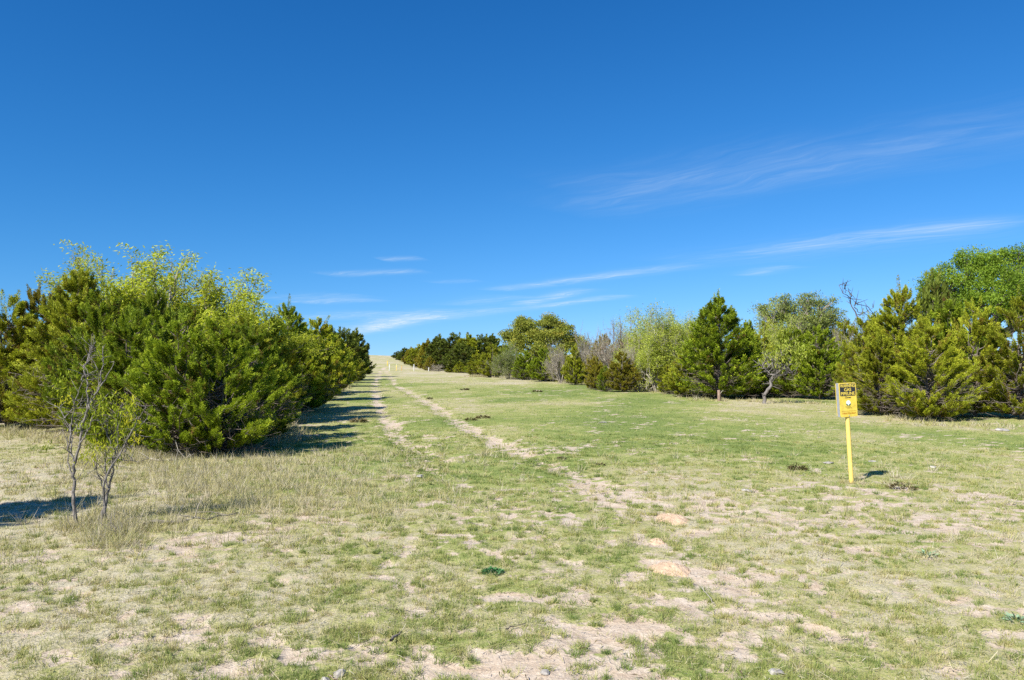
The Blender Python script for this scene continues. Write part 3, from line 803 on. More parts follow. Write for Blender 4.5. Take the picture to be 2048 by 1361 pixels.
# variant, name, category, px, distance, top row, radius, material, group, label
T = [
 # left hedge, front
 ('n0', 'juniper', 'juniper', 20, 20.0, 585, 1.75, 'o', GL, 'olive juniper at the left edge of the photo, tinged brown, behind the saplings'),
 ('n3', 'juniper', 'juniper', 78, 20.5, 570, 1.30, 'b', GL, 'bronze green juniper with thin upright tips, beside the olive one at the left edge'),
 ('n2', 'juniper', 'juniper', 152, 18.5, 528, 1.45, 'o', GL, 'tallest pointed juniper of the left hedge, rising straight behind the leaning sapling'),
 ('n1', 'juniper', 'juniper', 205, 16.6, 575, 1.30, 'g', GL, 'green juniper with a rounded top just right of the tallest pointed one'),
 ('n0', 'juniper', 'juniper', 268, 14.7, 612, 1.30, 'g', GL, 'dense bright green juniper behind the forked sapling'),
 ('n2', 'juniper', 'juniper', 305, 16.4, 574, 1.05, 'g', GL, 'juniper with a dark feathery spire standing against the yellow mesquites'),
 ('n3', 'juniper', 'juniper', 362, 14.0, 612, 1.25, 'g', GL, 'broad green juniper at the front corner of the hedge, its skirt touching the dry grass'),
 ('n1', 'juniper', 'juniper', 440, 14.1, 630, 1.25, 'g', GL, 'green juniper of the front corner nearest to the track, with bare twigs low down'),
 ('n3', 'juniper', 'juniper', 505, 16.3, 640, 1.15, 'g', GL, 'green juniper tucked right behind the front corner one beside the track'),
 ('n0', 'juniper', 'juniper', 495, 18.4, 628, 1.35, 'o', GL, 'olive green juniper second along the track from the front corner'),
 ('n3', 'juniper', 'juniper', 530, 21.5, 630, 1.45, 'o', GL, 'yellowish juniper with a ragged thin top, third along the track'),
 ('n2', 'juniper', 'juniper', 577, 26.0, 602, 1.35, 'g', GL, 'narrow juniper whose spire stands highest in the middle of the left hedge'),
 ('n1', 'juniper', 'juniper', 598, 26.5, 640, 1.60, 'o', GL, 'wide olive juniper in front of the narrow spire, leaning over the shadows'),
 ('m1', 'juniper', 'juniper', 634, 34.0, 634, 1.75, 'o', GL, 'sunlit juniper beyond the spire with wispy twigs on top'),
 ('m2', 'juniper', 'juniper', 652, 42.0, 650, 1.85, 'g', GL, 'smaller green juniper in the shrinking far half of the left hedge'),
 ('m1', 'juniper', 'juniper', 672, 52.0, 672, 1.80, 'o', GL, 'low yellow green juniper in front of the two dark far trees'),
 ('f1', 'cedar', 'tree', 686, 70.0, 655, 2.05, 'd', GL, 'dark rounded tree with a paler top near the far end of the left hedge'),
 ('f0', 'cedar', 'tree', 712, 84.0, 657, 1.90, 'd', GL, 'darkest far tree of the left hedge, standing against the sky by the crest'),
 ('m2', 'juniper', 'juniper', 698, 62.0, 698, 1.70, 'o', GL, 'low olive bush below the darkest far tree of the left hedge'),
 ('f2', 'juniper', 'juniper', 722, 100.0, 700, 1.35, 'b', GL, 'small brownish bush at the very end of the left hedge'),
 # left hedge, second row that shows between the front ones
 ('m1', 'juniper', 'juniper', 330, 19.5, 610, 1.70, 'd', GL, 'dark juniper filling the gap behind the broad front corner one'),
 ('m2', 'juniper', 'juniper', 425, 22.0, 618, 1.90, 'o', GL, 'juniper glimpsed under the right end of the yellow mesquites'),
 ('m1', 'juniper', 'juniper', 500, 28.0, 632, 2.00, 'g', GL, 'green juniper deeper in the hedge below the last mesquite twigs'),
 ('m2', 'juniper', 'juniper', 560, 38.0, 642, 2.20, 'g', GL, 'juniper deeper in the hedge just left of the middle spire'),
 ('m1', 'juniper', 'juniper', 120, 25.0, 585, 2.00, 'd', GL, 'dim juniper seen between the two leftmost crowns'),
 # mesquites
 ('q0', 'mesquite', 'mesquite', 232, 21.0, 506, 1.8, None, 'yellow green mesquites over the left hedge', 'tallest yellow green mesquite, its sprouts topping the whole left hedge'),
 ('q1', 'mesquite', 'mesquite', 352, 20.8, 511, 2.3, None, 'yellow green mesquites over the left hedge', 'middle one of the yellow green mesquites, with one thin sprout sticking straight up'),
 ('q0', 'mesquite', 'mesquite', 418, 21.2, 530, 2.5, None, 'yellow green mesquites over the left hedge', 'mesquite of loose yellow leaves, second from the right end of the row'),
 ('q0', 'mesquite', 'mesquite', 300, 21.8, 520, 2.3, None, 'yellow green mesquites over the left hedge', 'mesquite with spread yellow crown between the tallest one and the one with the thin sprout'),
 ('q1', 'mesquite', 'mesquite', 474, 22.2, 552, 2.4, None, 'yellow green mesquites over the left hedge', 'lowest mesquite of the row, thinning out against the sky at its right end'),
 # right edge, near to far
 ('n3', 'juniper', 'juniper', 1858, 22.4, 632, 1.45, 'o', GR, 'big low branched juniper whose skirt reaches nearest to the camera on the right'),
 ('n0', 'juniper', 'juniper', 1948, 23.6, 598, 1.50, 'o', GR, 'yellowish juniper under the bright green oak'),
 ('n1', 'juniper', 'juniper', 2040, 22.6, 590, 1.60, 'o', GR, 'golden green juniper cut by the right edge of the photo'),
 ('n2', 'juniper', 'juniper', 1800, 25.0, 567, 1.55, 'o', GR, 'tall pointed juniper just right of the sign, left of the low branched one'),
 ('n1', 'juniper', 'juniper', 1728, 27.0, 632, 1.25, 'o', GR, 'thin dull olive juniper straight behind the sign'),
 ('m1', 'juniper', 'juniper', 1900, 28.0, 600, 1.90, 'g', GR, 'green juniper filling the gap between the tall pointed one and the bright oak'),
 ('m2', 'juniper', 'juniper', 1765, 31.0, 625, 1.90, 'd', GR, 'dim juniper behind the thin one at the sign'),
 ('m1', 'juniper', 'juniper', 1640, 34.5, 650, 1.60, 'g', GR, 'dark green juniper left of the sign with daylight under its branches'),
 ('m2', 'juniper', 'juniper', 1585, 36.0, 655, 1.60, 'g', GR, 'green juniper right behind the little forked mesquite'),
 ('m1', 'juniper', 'juniper', 1690, 40.0, 640, 1.9, 'o', GR, 'olive juniper between the dead snag and the dark green one left of the sign'),
 ('t0', 'thicket', 'shrub', 1650, 46.0, 625, 2.2, None, GR, 'pale twiggy thicket under the right side of the grey oak'),
 ('m2', 'juniper', 'juniper', 1540, 42.0, 640, 1.9, 'o', GR, 'olive juniper under the left side of the grey oak'),
 ('m1', 'juniper', 'juniper', 1600, 47.0, 632, 2.2, 'o', GR, 'yellow green juniper right below the grey oak crown'),
 ('t0', 'thicket', 'shrub', 1395, 48.0, 625, 2.0, None, GR, 'pale thicket half hidden by the left side of the cone shaped juniper'),
 ('t1', 'thicket', 'shrub', 1255, 57.0, 642, 2.2, None, GR, 'thin pale thicket glimpsed behind the brownish leafless fan'),
 ('m2', 'juniper', 'juniper', 1310, 52.0, 690, 1.9, 'o', GR, 'olive juniper seen through the stems of the pale thicket'),
 ('m1', 'juniper', 'juniper', 1120, 66.0, 688, 1.6, 'o', GR, 'olive juniper between the leafless grey bush and the golden oak'),
 ('m2', 'juniper', 'juniper', 1165, 63.0, 678, 1.6, 'o', GR, 'dull juniper behind the leafless shrub with the white stem'),
 ('m1', 'juniper', 'juniper', 1018, 84.0, 690, 2.2, 'g', GR, 'green juniper under the left lobe of the golden oak'),
 ('f1', 'cedar', 'tree', 925, 108.0, 682, 2.4, 'd', GR, 'shadowy dark tree in the recess of the far clump'),
 ('t0', 'thicket', 'shrub', 1315, 44.0, 655, 1.8, None, GR, 'low pale thicket in the middle of the bare stems, flecked with yellow leaves'),
 ('m1', 'juniper', 'juniper', 1290, 48.0, 712, 1.5, 'o', GR, 'olive juniper low down between the bronze one and the pale thicket'),
 ('b1', 'bare_shrub', 'shrub', 1212, 49.0, 655, 1.7, None, GR, 'grey leafless shrub rising behind the rusty juniper'),
 ('m1', 'juniper', 'juniper', 1405, 38.5, 652, 1.7, 'g', GR, 'rounded green juniper bulging out left of the cone shaped one'),
 ('m2', 'juniper', 'juniper', 1520, 37.5, 668, 1.6, 'o', GR, 'rounded olive juniper behind the left limbs of the little forked mesquite'),
 ('n0', 'juniper', 'juniper', 1760, 24.5, 665, 1.35, 'o', GR, 'rounded low juniper close behind the right side of the sign'),
 ('m0', 'juniper', 'juniper', 1438, 35.6, 588, 2.15, 'g', GR, 'tall green cone shaped juniper with a wide skirt, in the middle of the right edge'),
 ('m2', 'juniper', 'juniper', 1492, 36.6, 640, 1.30, 'g', GR, 'green shoulder of juniper leaning against the tall cone shaped one'),
 ('t1', 'mesquite', 'mesquite', 1545, 39.0, 618, 1.60, 'p', GR, 'light green feathery tree between the cone shaped juniper and the grey oak'),
 ('m1', 'juniper', 'juniper', 1372, 37.0, 698, 1.15, 'o', GR, 'low olive bush at the left foot of the cone shaped juniper'),
 ('m2', 'juniper', 'juniper', 1338, 40.0, 728, .80, 'o', GR, 'small dull bush in front of the pale thicket stems'),
 ('t0', 'thicket', 'shrub', 1345, 45.0, 622, 2.2, None, GR, 'pale stemmed thicket with yellow spring leaves next to the cone shaped juniper'),
 ('t1', 'thicket', 'shrub', 1290, 47.0, 630, 2.2, None, GR, 'pale stemmed thicket with fewer leaves and many grey twigs, left of the leafier one'),
 ('b0', 'bare_shrub', 'shrub', 1232, 50.0, 636, 1.90, None, GR, 'leafless brownish shrub with a fan of twigs against the sky'),
 ('b1', 'bare_shrub', 'shrub', 1182, 56.0, 652, 1.60, None, GR, 'leafless shrub with one white stem left of the brownish fan'),
 ('b0', 'bare_shrub', 'shrub', 1275, 44.0, 668, 1.20, None, GR, 'low leafless grey shrub behind the bronze juniper'),
 ('m1', 'juniper', 'juniper', 1245, 43.0, 702, 1.20, 'b', GR, 'round bronze juniper below the bare shrubs'),
 ('m2', 'juniper', 'juniper', 1192, 46.0, 712, .85, 'b', GR, 'rusty orange juniper beside the small bright green one'),
 ('m2', 'juniper', 'juniper', 1210, 43.6, 730, .58, 'g', GR, 'small bright green juniper between the rusty and the bronze ones'),
 ('m1', 'juniper', 'juniper', 1150, 56.0, 692, 1.10, 'o', GR, 'olive juniper left of the rusty one'),
 ('m2', 'juniper', 'juniper', 1205, 54.0, 668, 1.50, 'b', GR, 'brown juniper behind the leafless shrubs'),
 ('b0', 'bare_shrub', 'shrub', 1122, 61.0, 678, 1.30, None, GR, 'grey leafless bush below the right side of the golden oak'),
 ('m1', 'juniper', 'juniper', 1088, 67.0, 696, 1.80, 'g', GR, 'bright green juniper right below the golden oak'),
 ('m2', 'juniper', 'juniper', 1050, 71.0, 700, 1.50, 'g', GR, 'green juniper left of the trunk of the golden oak'),
 ('m1', 'juniper', 'juniper', 985, 81.0, 688, 2.00, 'o', GR, 'yellow green juniper standing forward left of the golden oak'),
 ('t1', 'thicket', 'shrub', 1018, 74.0, 690, 1.60, 'k', GR, 'pale leafy shrub between the two green junipers under the golden oak'),
 ('m2', 'juniper', 'juniper', 955, 88.0, 708, 1.60, 'o', GR, 'lower olive bush at the left end of the yellow green junipers'),
 # far
 ('f1', 'cedar', 'tree', 965, 118.0, 668, 3.0, 'd', GF, 'dark tree of the far clump beside the golden oak'),
 ('f2', 'cedar', 'tree', 935, 116.0, 666, 3.0, 'o', GF, 'green tree in the middle of the far dark clump'),
 ('f1', 'cedar', 'tree', 905, 122.0, 665, 3.1, 'd', GF, 'dark tree topping the left shoulder of the far clump'),
 ('f0', 'cedar', 'tree', 878, 124.0, 669, 2.7, 'd', GF, 'dark pointed tree at the left of the far clump'),
 ('f2', 'cedar', 'tree', 856, 132.0, 678, 2.5, 'b', GF, 'brownish tree on the left slope of the far clump'),
 ('f1', 'cedar', 'tree', 838, 150.0, 688, 2.5, 'o', GF, 'olive tree where the far clump slopes to the crest'),
 ('f2', 'cedar', 'tree', 822, 175.0, 694, 2.2, 'b', GF, 'small reddish brown tree near the crest'),
 ('f0', 'cedar', 'tree', 809, 215.0, 695, 2.3, 'd', GF, 'rounded dark tree on the crest'),
 ('f1', 'cedar', 'tree', 797, 255.0, 702, 2.4, 'd', GF, 'last small dark tree on the crest before open sky'),
 ('f0', 'cedar', 'tree', 985, 128.0, 668, 2.9, 'd', GF, 'dark crown just left of the golden oak crown'),
 ('m0', 'juniper', 'juniper', 919, 106.0, 722, .95, 'o', GF, 'young pointed juniper in front of the far dark clump'),
 ('m2', 'juniper', 'juniper', 900, 108.0, 733, .95, 'o', GF, 'low young juniper left of the young pointed one'),
 ('m1', 'juniper', 'juniper', 940, 101.0, 728, 1.2, 'g', GF, 'low green juniper right of the young pointed one'),
 ('m0', 'juniper', 'juniper', 860, 120.0, 712, 1.1, 'b', GF, 'slim brownish juniper at the foot of the far clump near the marker posts'),
 ('b1', 'bare_shrub', 'shrub', 878, 114.0, 727, 1.5, None, GF, 'grey dead brush heap at the foot of the far dark clump'),
]
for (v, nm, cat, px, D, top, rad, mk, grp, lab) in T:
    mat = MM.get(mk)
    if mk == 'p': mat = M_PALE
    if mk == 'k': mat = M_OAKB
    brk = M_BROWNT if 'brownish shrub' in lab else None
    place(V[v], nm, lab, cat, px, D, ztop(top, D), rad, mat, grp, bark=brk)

place(GOLD, 'oak', 'golden green live oak with a rounded crown on the skyline left of the bare shrubs', 'oak', 1082, 92, ztop(627, 92), 4.5, None, rz=0.0)
place(BRIGHT, 'oak', 'bright green oak towering over the junipers at the right edge', 'oak', 1972, 40, ztop(490, 40), 3.5, None, rz=0.0)
place(GREYO, 'oak', 'grey green scraggy oak behind the junipers, left of the dead snag', 'oak', 1592, 44, ztop(576, 44), 2.3, None, rz=0.0)
place(BAREV[1], 'bare_shrub', 'leafless grey shrub at the foot of the dead snag', 'shrub', 1680, 38, ztop(640, 38), 1.6, None, GR)
place(NEAR[2], 'juniper', 'juniper standing just left of the camera view whose shadow falls by the saplings', 'juniper', 1024 - 7.45 / 6.25 * F, 6.25, 3.7, 1.35, M_JUN, None)
place(FAR[1], 'cedar', 'dark brownish tree top poking out left of the bright green oak', 'tree', 1868, 38.5, ztop(536, 38.5), 1.25, M_JUND, rz=2.0)

# ------------------------------------------------------------------ saplings traced as real stems
def trace(pts, px0, py0, D, jit, rs):
    """pts in photo pixels -> stem with depth of its own"""
    out = []
    y = 0.0
    for i, (a, b) in enumerate(pts):
        if i: y += rs.normal(0, jit)
        out.append([(a - px0) / F * D, y, (py0 - b) / F * D])
    return np.array(out)

def resample(p, n):
    s = np.concatenate([[0], np.cumsum(np.linalg.norm(np.diff(p, axis=0), axis=1))])
    q = np.linspace(0, s[-1], n)
    return np.stack([np.interp(q, s, p[:, i]) for i in range(3)], -1)

def sapling(name, label, cat, stems, base, D, bark, leafclusters, leafmat, seed, jit, twigs=0.0, tl=1.0, thin=1.0, lsize=(.055, .016), grp=None, leafn=46, blob=.05):
    rs = np.random.default_rng(seed)
    x = at(base[0], D); z = g1(x, D)
    root = thing(name, label, cat, (x, D, z), 0, grp)
    groups = []; allp = []
    for (pts, r0, r1) in stems:
        p = trace(pts, base[0], base[1], D, jit, rs)
        n = max(5, len(pts) * 3)
        p = resample(p, n); r0 *= thin; r1 *= thin
        p[1:] += rs.normal(0, .006 * D / 8, (n - 1, 3))
        groups.append((p, np.linspace(r0, r1, n), 7)); allp.append(p[2:])
    A = np.concatenate(allp)
    if twigs:
        m = int(twigs)
        k = rs.integers(0, len(A), m)
        hi = A[k, 2] > 0.35 * A[:, 2].max(); k = k[hi]; m = len(k)
        d = norm(rs.normal(size=(m, 3)) * .8 + np.array([0, 0, .75]))
        ln = rs.uniform(.08, .30, m)[:, None] * D / 8 * tl
        s = A[k]; e = s + d * ln; mid = (s + e) / 2 + rs.normal(0, .012, (m, 3))
        groups.append((np.stack([s, mid, e], 1), (np.array([.0045, .0032, .0014]) * D / 8)[None].repeat(m, 0), 3))
    obj('trunk', tube_mesh(name + '_wood', groups, bark), root)
    if leafclusters:
        C = np.array([[(a - base[0]) / F * D, 0, (base[1] - b) / F * D] for (a, b, w) in leafclusters])
        C[:, 1] = rs.normal(0, .12, len(C)) * D / 8
        W = np.array([w for (_, _, w) in leafclusters])
        n = (W * leafn).astype(int); k = np.repeat(np.arange(len(C)), n); N = len(k)
        pos = C[k] + rs.normal(0, blob, (N, 3)) * np.sqrt(W[k])[:, None] * D / 8
        d = norm(np.stack([rs.normal(0, .5, N), rs.normal(0, .5, N), -np.abs(rs.normal(.9, .4, N))], -1))
        global rng
        keep = rng; rng = rs
        Q = kites(pos, d, lsize[0] * rs.uniform(.6, 1.5, N), lsize[1] * rs.uniform(.7, 1.3, N))
        rng = keep
        tint = np.clip(rs.normal(.5, .22, len(C))[k] + rs.normal(0, .12, N), 0, 1)
        obj('crown', quads_mesh(name + '_leaves', Q, tint, leafmat), root)
    return root

def cA(l): return [(60 + a / 3.4, 660 + b / 3.4) for a, b in l]
def cB(l): return [(a / 2.16, 470 + b / 2.16) for a, b in l]
stA = [(cA([(345, 1320), (325, 1200), (312, 1100), (310, 1000), (318, 890), (345, 780), (350, 640), (385, 540), (375, 420), (355, 330), (350, 240), (360, 150), (390, 55)]), .026, .004),
       (cA([(318, 890), (265, 800), (235, 720), (200, 640)]), .016, .004),
       (cA([(300, 990), (262, 890), (240, 760), (225, 690)]), .012, .003),
       (cA([(268, 800), (290, 740), (270, 650), (285, 560), (300, 470), (345, 330)]), .012, .004),
       (cA([(250, 585), (205, 545), (175, 515)]), .008, .003),
       (cA([(240, 585), (300, 522), (350, 505)]), .008, .003),
       (cA([(348, 660), (400, 520), (440, 430), (470, 330), (480, 250), (490, 190), (478, 95)]), .017, .003),
       (cA([(440, 430), (500, 330), (560, 200)]), .010, .003),
       (cA([(340, 780), (400, 660), (450, 520), (520, 425)]), .012, .003),
       (cA([(355, 310), (400, 290), (470, 258)]), .006, .002),
       (cA([(360, 240), (400, 190), (462, 150)]), .006, .002),
       (cA([(352, 330), (340, 230), (345, 170), (385, 60)]), .009, .002),
       (cA([(318, 1010), (370, 950), (375, 880)]), .006, .002),
       (cA([(340, 660), (312, 630), (300, 590)]), .006, .002)]
lfA = [(a / 2.16, 470 + b / 2.16, w) for a, b, w in [(322, 600, 1.0), (318, 640, .8), (293, 700, 1.0), (270, 880, .4), (262, 830, .3), (372, 755, .7), (405, 650, .5), (345, 575, .4), (430, 740, 1.2), (410, 800, 1.0), (440, 690, .6)]]
sapling('sapling', 'slender leaning sapling with one main stem and few yellow leaves', 'sapling', stA, (160, 1047), 7.85, M_TWIG, lfA, M_SAP, 31, .035, 110, tl=.7, thin=.74, lsize=(.048, .011), leafn=42, grp='two saplings at left')
stB = [(cB([(440, 1235), (455, 1160), (468, 1090), (478, 1010), (486, 900), (500, 800), (520, 740)]), .022, .004),
       (cB([(470, 1225), (472, 1130), (474, 1070), (500, 1000), (540, 930), (580, 850), (612, 790), (642, 728)]), .020, .004),
       (cB([(462, 1100), (440, 1040), (425, 985), (418, 950)]), .010, .003),
       (cB([(474, 1080), (455, 1000), (450, 930), (462, 860), (452, 800)]), .012, .003),
       (cB([(478, 1020), (510, 960), (520, 890), (515, 830), (530, 760)]), .010, .003),
       (cB([(520, 970), (560, 960), (600, 955)]), .006, .002),
       (cB([(485, 900), (470, 850), (430, 780), (405, 740)]), .008, .002),
       (cB([(540, 930), (575, 900), (600, 830), (625, 800)]), .007, .002)]
lfB = [(a / 2.16, 470 + b / 2.16, w) for a, b, w in [(505, 715, 1.1), (560, 700, 1.3), (540, 740, 1.2), (470, 800, 1.1), (430, 850, 1.3), (480, 905, 1.4), (422, 925, 1.0), (560, 780, 1.1), (445, 970, .8), (600, 860, .9), (520, 830, 1.0),
                                                     (455, 890, 1.2), (590, 740, .6), (500, 950, .9), (410, 880, .8), (540, 860, .7)]]
sapling('sapling', 'bushier sapling with several stems and drooping yellow green leaves beside the slender one', 'sapling', stB, (210, 1040), 8.0, M_TWIG, lfB, M_SAP, 32, .035, 110, tl=.7, thin=.74, lsize=(.048, .011), leafn=56, grp='two saplings at left')
def cM(l): return [(1400 + a / 6.83, 680 + b / 6.83) for a, b in l]
stM = [(cM([(885, 890), (882, 780), (930, 690), (970, 590), (1000, 500)]), 0.072, 0.051),
       (cM([(1000, 500), (950, 482), (912, 432), (955, 375), (1000, 366)]), 0.039, 0.018), (cM([(912, 432), (870, 380), (800, 345)]), 0.022, 0.008),
       (cM([(955, 375), (940, 300), (935, 215)]), 0.019, 0.007), (cM([(1045, 435), (1020, 380), (965, 300), (1005, 258)]), 0.019, 0.007),
       (cM([(1000, 500), (1080, 440), (1150, 400), (1240, 335)]), 0.039, 0.012), (cM([(1010, 497), (1120, 485), (1180, 460), (1262, 470)]), 0.025, 0.007),
       (cM([(1050, 450), (1040, 330), (1090, 250), (1112, 185)]), 0.019, 0.007), (cM([(1150, 400), (1200, 350), (1225, 285)]), 0.017, 0.006), (cM([(882, 785), (838, 735)]), 0.022, 0.012)]
rs_ = np.random.default_rng(5)
lfM = []
for i in range(46):
    a, b = rs_.uniform(800, 1420), rs_.uniform(30, 330)
    if abs(a - 1100) / 330 + abs(b - 200) / 200 < 1.25:
        lfM.append((1400 + a / 6.83, 680 + b / 6.83, rs_.uniform(.4, 1.0)))
sapling('mesquite', 'little forked grey mesquite standing free before the dark green junipers', 'mesquite', stM, (1530, 809), 31.0, M_TWIG, lfM, M_PALE, 33, .10, 160, tl=.45, lsize=(.11, .035), leafn=30, blob=.05)

def cS(l): return [(1340 + a * .191, 560 + b * .191) for a, b in l]
stS = [([(1728, 790), (1735, 720), (1722, 650)] + cS([(1980, 390), (1930, 270), (1905, 180), (1860, 150), (1830, 125), (1795, 60)]), .13, .018),
       (cS([(1905, 185), (1902, 130), (1882, 80)]), .05, .015), (cS([(1930, 275), (1960, 262), (1995, 268)]), .04, .012), (cS([(1935, 290), (1990, 360), (2060, 340)]), .04, .012),
       (cS([(1850, 145), (1840, 100), (1815, 70)]), .025, .01), (cS([(1970, 375), (2080, 330), (2150, 300)]), .04, .012)]
sapling('dead_tree', 'dark dead snag with crooked bare limbs poking above the shrubs', 'dead tree', stS, (1728, 790), 41.0, M_DARKB, None, None, 34, .10, 40, tl=.5, thin=.62)

# ------------------------------------------------------------------ warning sign
def bevel_box(name, sx, sy, sz, mat, parent, loc=(0, 0, 0), bev=0.004, rot=(0, 0, 0), seg=2):
    import bmesh
    bm = bmesh.new(); bmesh.ops.create_cube(bm, size=1.0)
    bmesh.ops.scale(bm, vec=(sx, sy, sz), verts=bm.verts)
    bmesh.ops.bevel(bm, geom=bm.edges[:], offset=bev, segments=seg, affect='EDGES', profile=.6)
    me = bpy.data.meshes.new(name); bm.to_mesh(me); bm.free(); me.materials.append(mat)
    o = obj(name, me, parent); o.location = loc; o.rotation_euler = rot
    return o

def rounded_plate(name, w, h, t, rad, mat, parent, loc, seg=6):
    import bmesh
    bm = bmesh.new(); vs = []
    for (cx, cz, a0) in ((w / 2 - rad, h / 2 - rad, 0), (-w / 2 + rad, h / 2 - rad, 90), (-w / 2 + rad, -h / 2 + rad, 180), (w / 2 - rad, -h / 2 + rad, 270)):
        for i in range(seg + 1):
            a = R(a0 + 90 * i / seg)
            vs.append(bm.verts.new((cx + rad * math.cos(a), -t / 2, cz + rad * math.sin(a))))
    f = bm.faces.new(vs)
    r = bmesh.ops.extrude_face_region(bm, geom=[f])
    bmesh.ops.translate(bm, vec=(0, t, 0), verts=[e for e in r['geom'] if isinstance(e, bmesh.types.BMVert)])
    bmesh.ops.recalc_face_normals(bm, faces=bm.faces)
    me = bpy.data.meshes.new(name); bm.to_mesh(me); bm.free(); me.materials.append(mat)
    o = obj(name, me, parent); o.location = loc
    return o

def lettering(name, text, size, width, mat, parent, loc, thick=0.0012, bold=0.0):
    cu = bpy.data.curves.new(name, 'FONT'); cu.body = text; cu.size = size
    cu.align_x = 'CENTER'; cu.align_y = 'CENTER'; cu.extrude = thick / 2; cu.offset = bold
    tmp = bpy.data.objects.new(name, cu); COL.objects.link(tmp)
    bpy.context.view_layer.update()
    dg = bpy.context.evaluated_depsgraph_get()
    me = bpy.data.meshes.new_from_object(tmp.evaluated_get(dg))
    bpy.data.objects.remove(tmp); bpy.data.curves.remove(cu)
    co = np.empty(len(me.vertices) * 3); me.vertices.foreach_get('co', co); co = co.reshape(-1, 3)
    w = co[:, 0].max() - co[:, 0].min()
    co[:, 0] -= (co[:, 0].max() + co[:, 0].min()) / 2; co[:, 1] -= (co[:, 1].max() + co[:, 1].min()) / 2
    co[:, 0] *= width / w
    co = np.stack([co[:, 0], -co[:, 2], co[:, 1]], -1)
    me.vertices.foreach_set('co', co.ravel()); me.update()
    me.materials.clear(); me.materials.append(mat)
    o = obj(name, me, parent); o.location = loc
    return o

SD = 10.75; SX = at(1700, SD); SZ = g1(SX, SD)
sign = thing('warning_sign', 'yellow gas pipeline warning sign on a slightly leaning yellow post in the meadow', 'sign', (SX, SD, SZ))
sign.rotation_euler = (R(-1.0), R(-2.6), R(11))
uu = np.linspace(0, 1, 12)
pst = np.stack([0 * uu, 0 * uu, -0.2 + uu * 1.48], -1)
post = obj('post', tube_mesh('post', [(pst, np.full(12, .029), 20)], M_YELP), sign)
PW, PH, PZ = .258, .460, 1.130
body = bevel_box('sign_channel', .008, .056, PH, M_ALU, sign, (-PW / 2 + .004, 0, PZ), .0015)
bevel_box('sign_channel', .008, .056, PH, M_ALU, sign, (PW / 2 - .004, 0, PZ), .0015)
for s in (-1, 1):
    pl = rounded_plate('sign_panel', PW, PH, .005, .022, M_YEL, sign, (0, s * .0385 - 0.0, PZ))
    if s > 0:
        pl['label'] = 'plain back plate of the sign'
    else:
        front = pl
fy = -.0033
rounded_plate('black_band', PW * .90, PH * .36, .0012, .012, M_BLACK, front, (0, fy, PH * .295))
for (tx, sz, wd, zz, mt) in (('WARNING', .062, PW * .84, PH * .415, M_LETTER), ('GAS', .058, PW * .40, PH * .300, M_LETTER), ('PIPELINE', .062, PW * .80, PH * .185, M_LETTER)):
    lettering('lettering', tx, sz, wd, mt, front, (0, fy - .0016, zz), bold=.0002)
lettering('lettering', 'Zones', .034, PW * .34, M_BLACK, front, (0, fy, PH * .075), bold=.0008)
# round emblem: pale disc with two dark green wedges
import bmesh as _bm
b_ = _bm.new(); _bm.ops.create_circle(b_, cap_ends=True, radius=.032, segments=32)
_bm.ops.rotate(b_, cent=(0, 0, 0), matrix=__import__('mathutils').Matrix.Rotation(R(90), 3, 'X'), verts=b_.verts)
me_ = bpy.data.meshes.new('emblem'); b_.to_mesh(me_); b_.free(); me_.materials.append(M_LOGOW)
em = obj('emblem', me_, front); em.location = (0, fy, -PH * .085)
for s in (-1, 1):
    b_ = _bm.new()
    b_.faces.new([b_.verts.new(p) for p in ((s * .040, 0, -.010), (s * .012, 0, -.020), (s * .002, 0, -.046), (s * .028, 0, -.034))])
    me_ = bpy.data.meshes.new('emblem_wedge'); b_.to_mesh(me_); b_.free(); me_.materials.append(M_LOGOG)
    w_ = obj('emblem_wedge', me_, em); w_.location = (0, -.0012, 0)
lettering('lettering', 'PIPELINE OWNER', .013, PW * .33, M_OLIVE, front, (-.006, fy, -PH * .205))
lettering('lettering', 'IN EMERGENCY CALL', .013, PW * .33, M_OLIVE, front, (.012, fy, -PH * .24))
rounded_plate('rule_line', PW * .86, .003, .0008, .001, M_RED, front, (0, fy, -PH * .33))
lettering('lettering', '1-866-322-8667', .032, PW * .82, M_RED, front, (0, fy, -PH * .395), bold=.0006)
for zz in (.465, -.465):
    b_ = _bm.new(); _bm.ops.create_uvsphere(b_, u_segments=12, v_segments=8, radius=.008)
    me_ = bpy.data.meshes.new('bolt'); b_.to_mesh(me_); b_.free(); me_.materials.append(M_STEEL)
    o_ = obj('bolt', me_, front); o_.location = (0, -.003, PH * zz)

# ------------------------------------------------------------------ far markers
def marker(name, label, cat, px, D, htop, rad, mat, capmat=None, cap=None, grp='marker posts near the crest'):
    x = at(px, D); z = g1(x, D)
    t = thing(name, label, cat, (x, D, z), 0, grp)
    p = np.array([[0, 0, -.2], [0, 0, htop * .5], [0.01, 0, htop]])
    obj('post', tube_mesh('post', [(p, np.array([rad, rad, rad]), 10)], mat), t)
    if cap == 'dome':
        b = _bm.new(); _bm.ops.create_uvsphere(b, u_segments=12, v_segments=8, radius=rad * 1.35)
        me = bpy.data.meshes.new('cap'); b.to_mesh(me); b.free(); me.materials.append(capmat)
        o = obj('cap', me, t); o.location = (0.01, 0, htop)
    elif cap == 'plate':
        rounded_plate('sign_panel', .42, .55, .01, .04, capmat, t, (0, -rad - .006, htop - .2))
    elif cap == 'flat':
        bevel_box('cap', rad * 3, rad * 3, .06, capmat, t, (0.01, 0, htop + .03), .01)
    return t
marker('marker_post', 'white marker post, leftmost of the row before the crest', 'post', 779, 122, .90, .055, M_WHITE, M_WHITE, 'dome')
marker('marker_post', 'thin pale yellow marker post right of the white leftmost one', 'post', 793, 122, .90, .05, M_YELP, M_WHITE, 'flat')
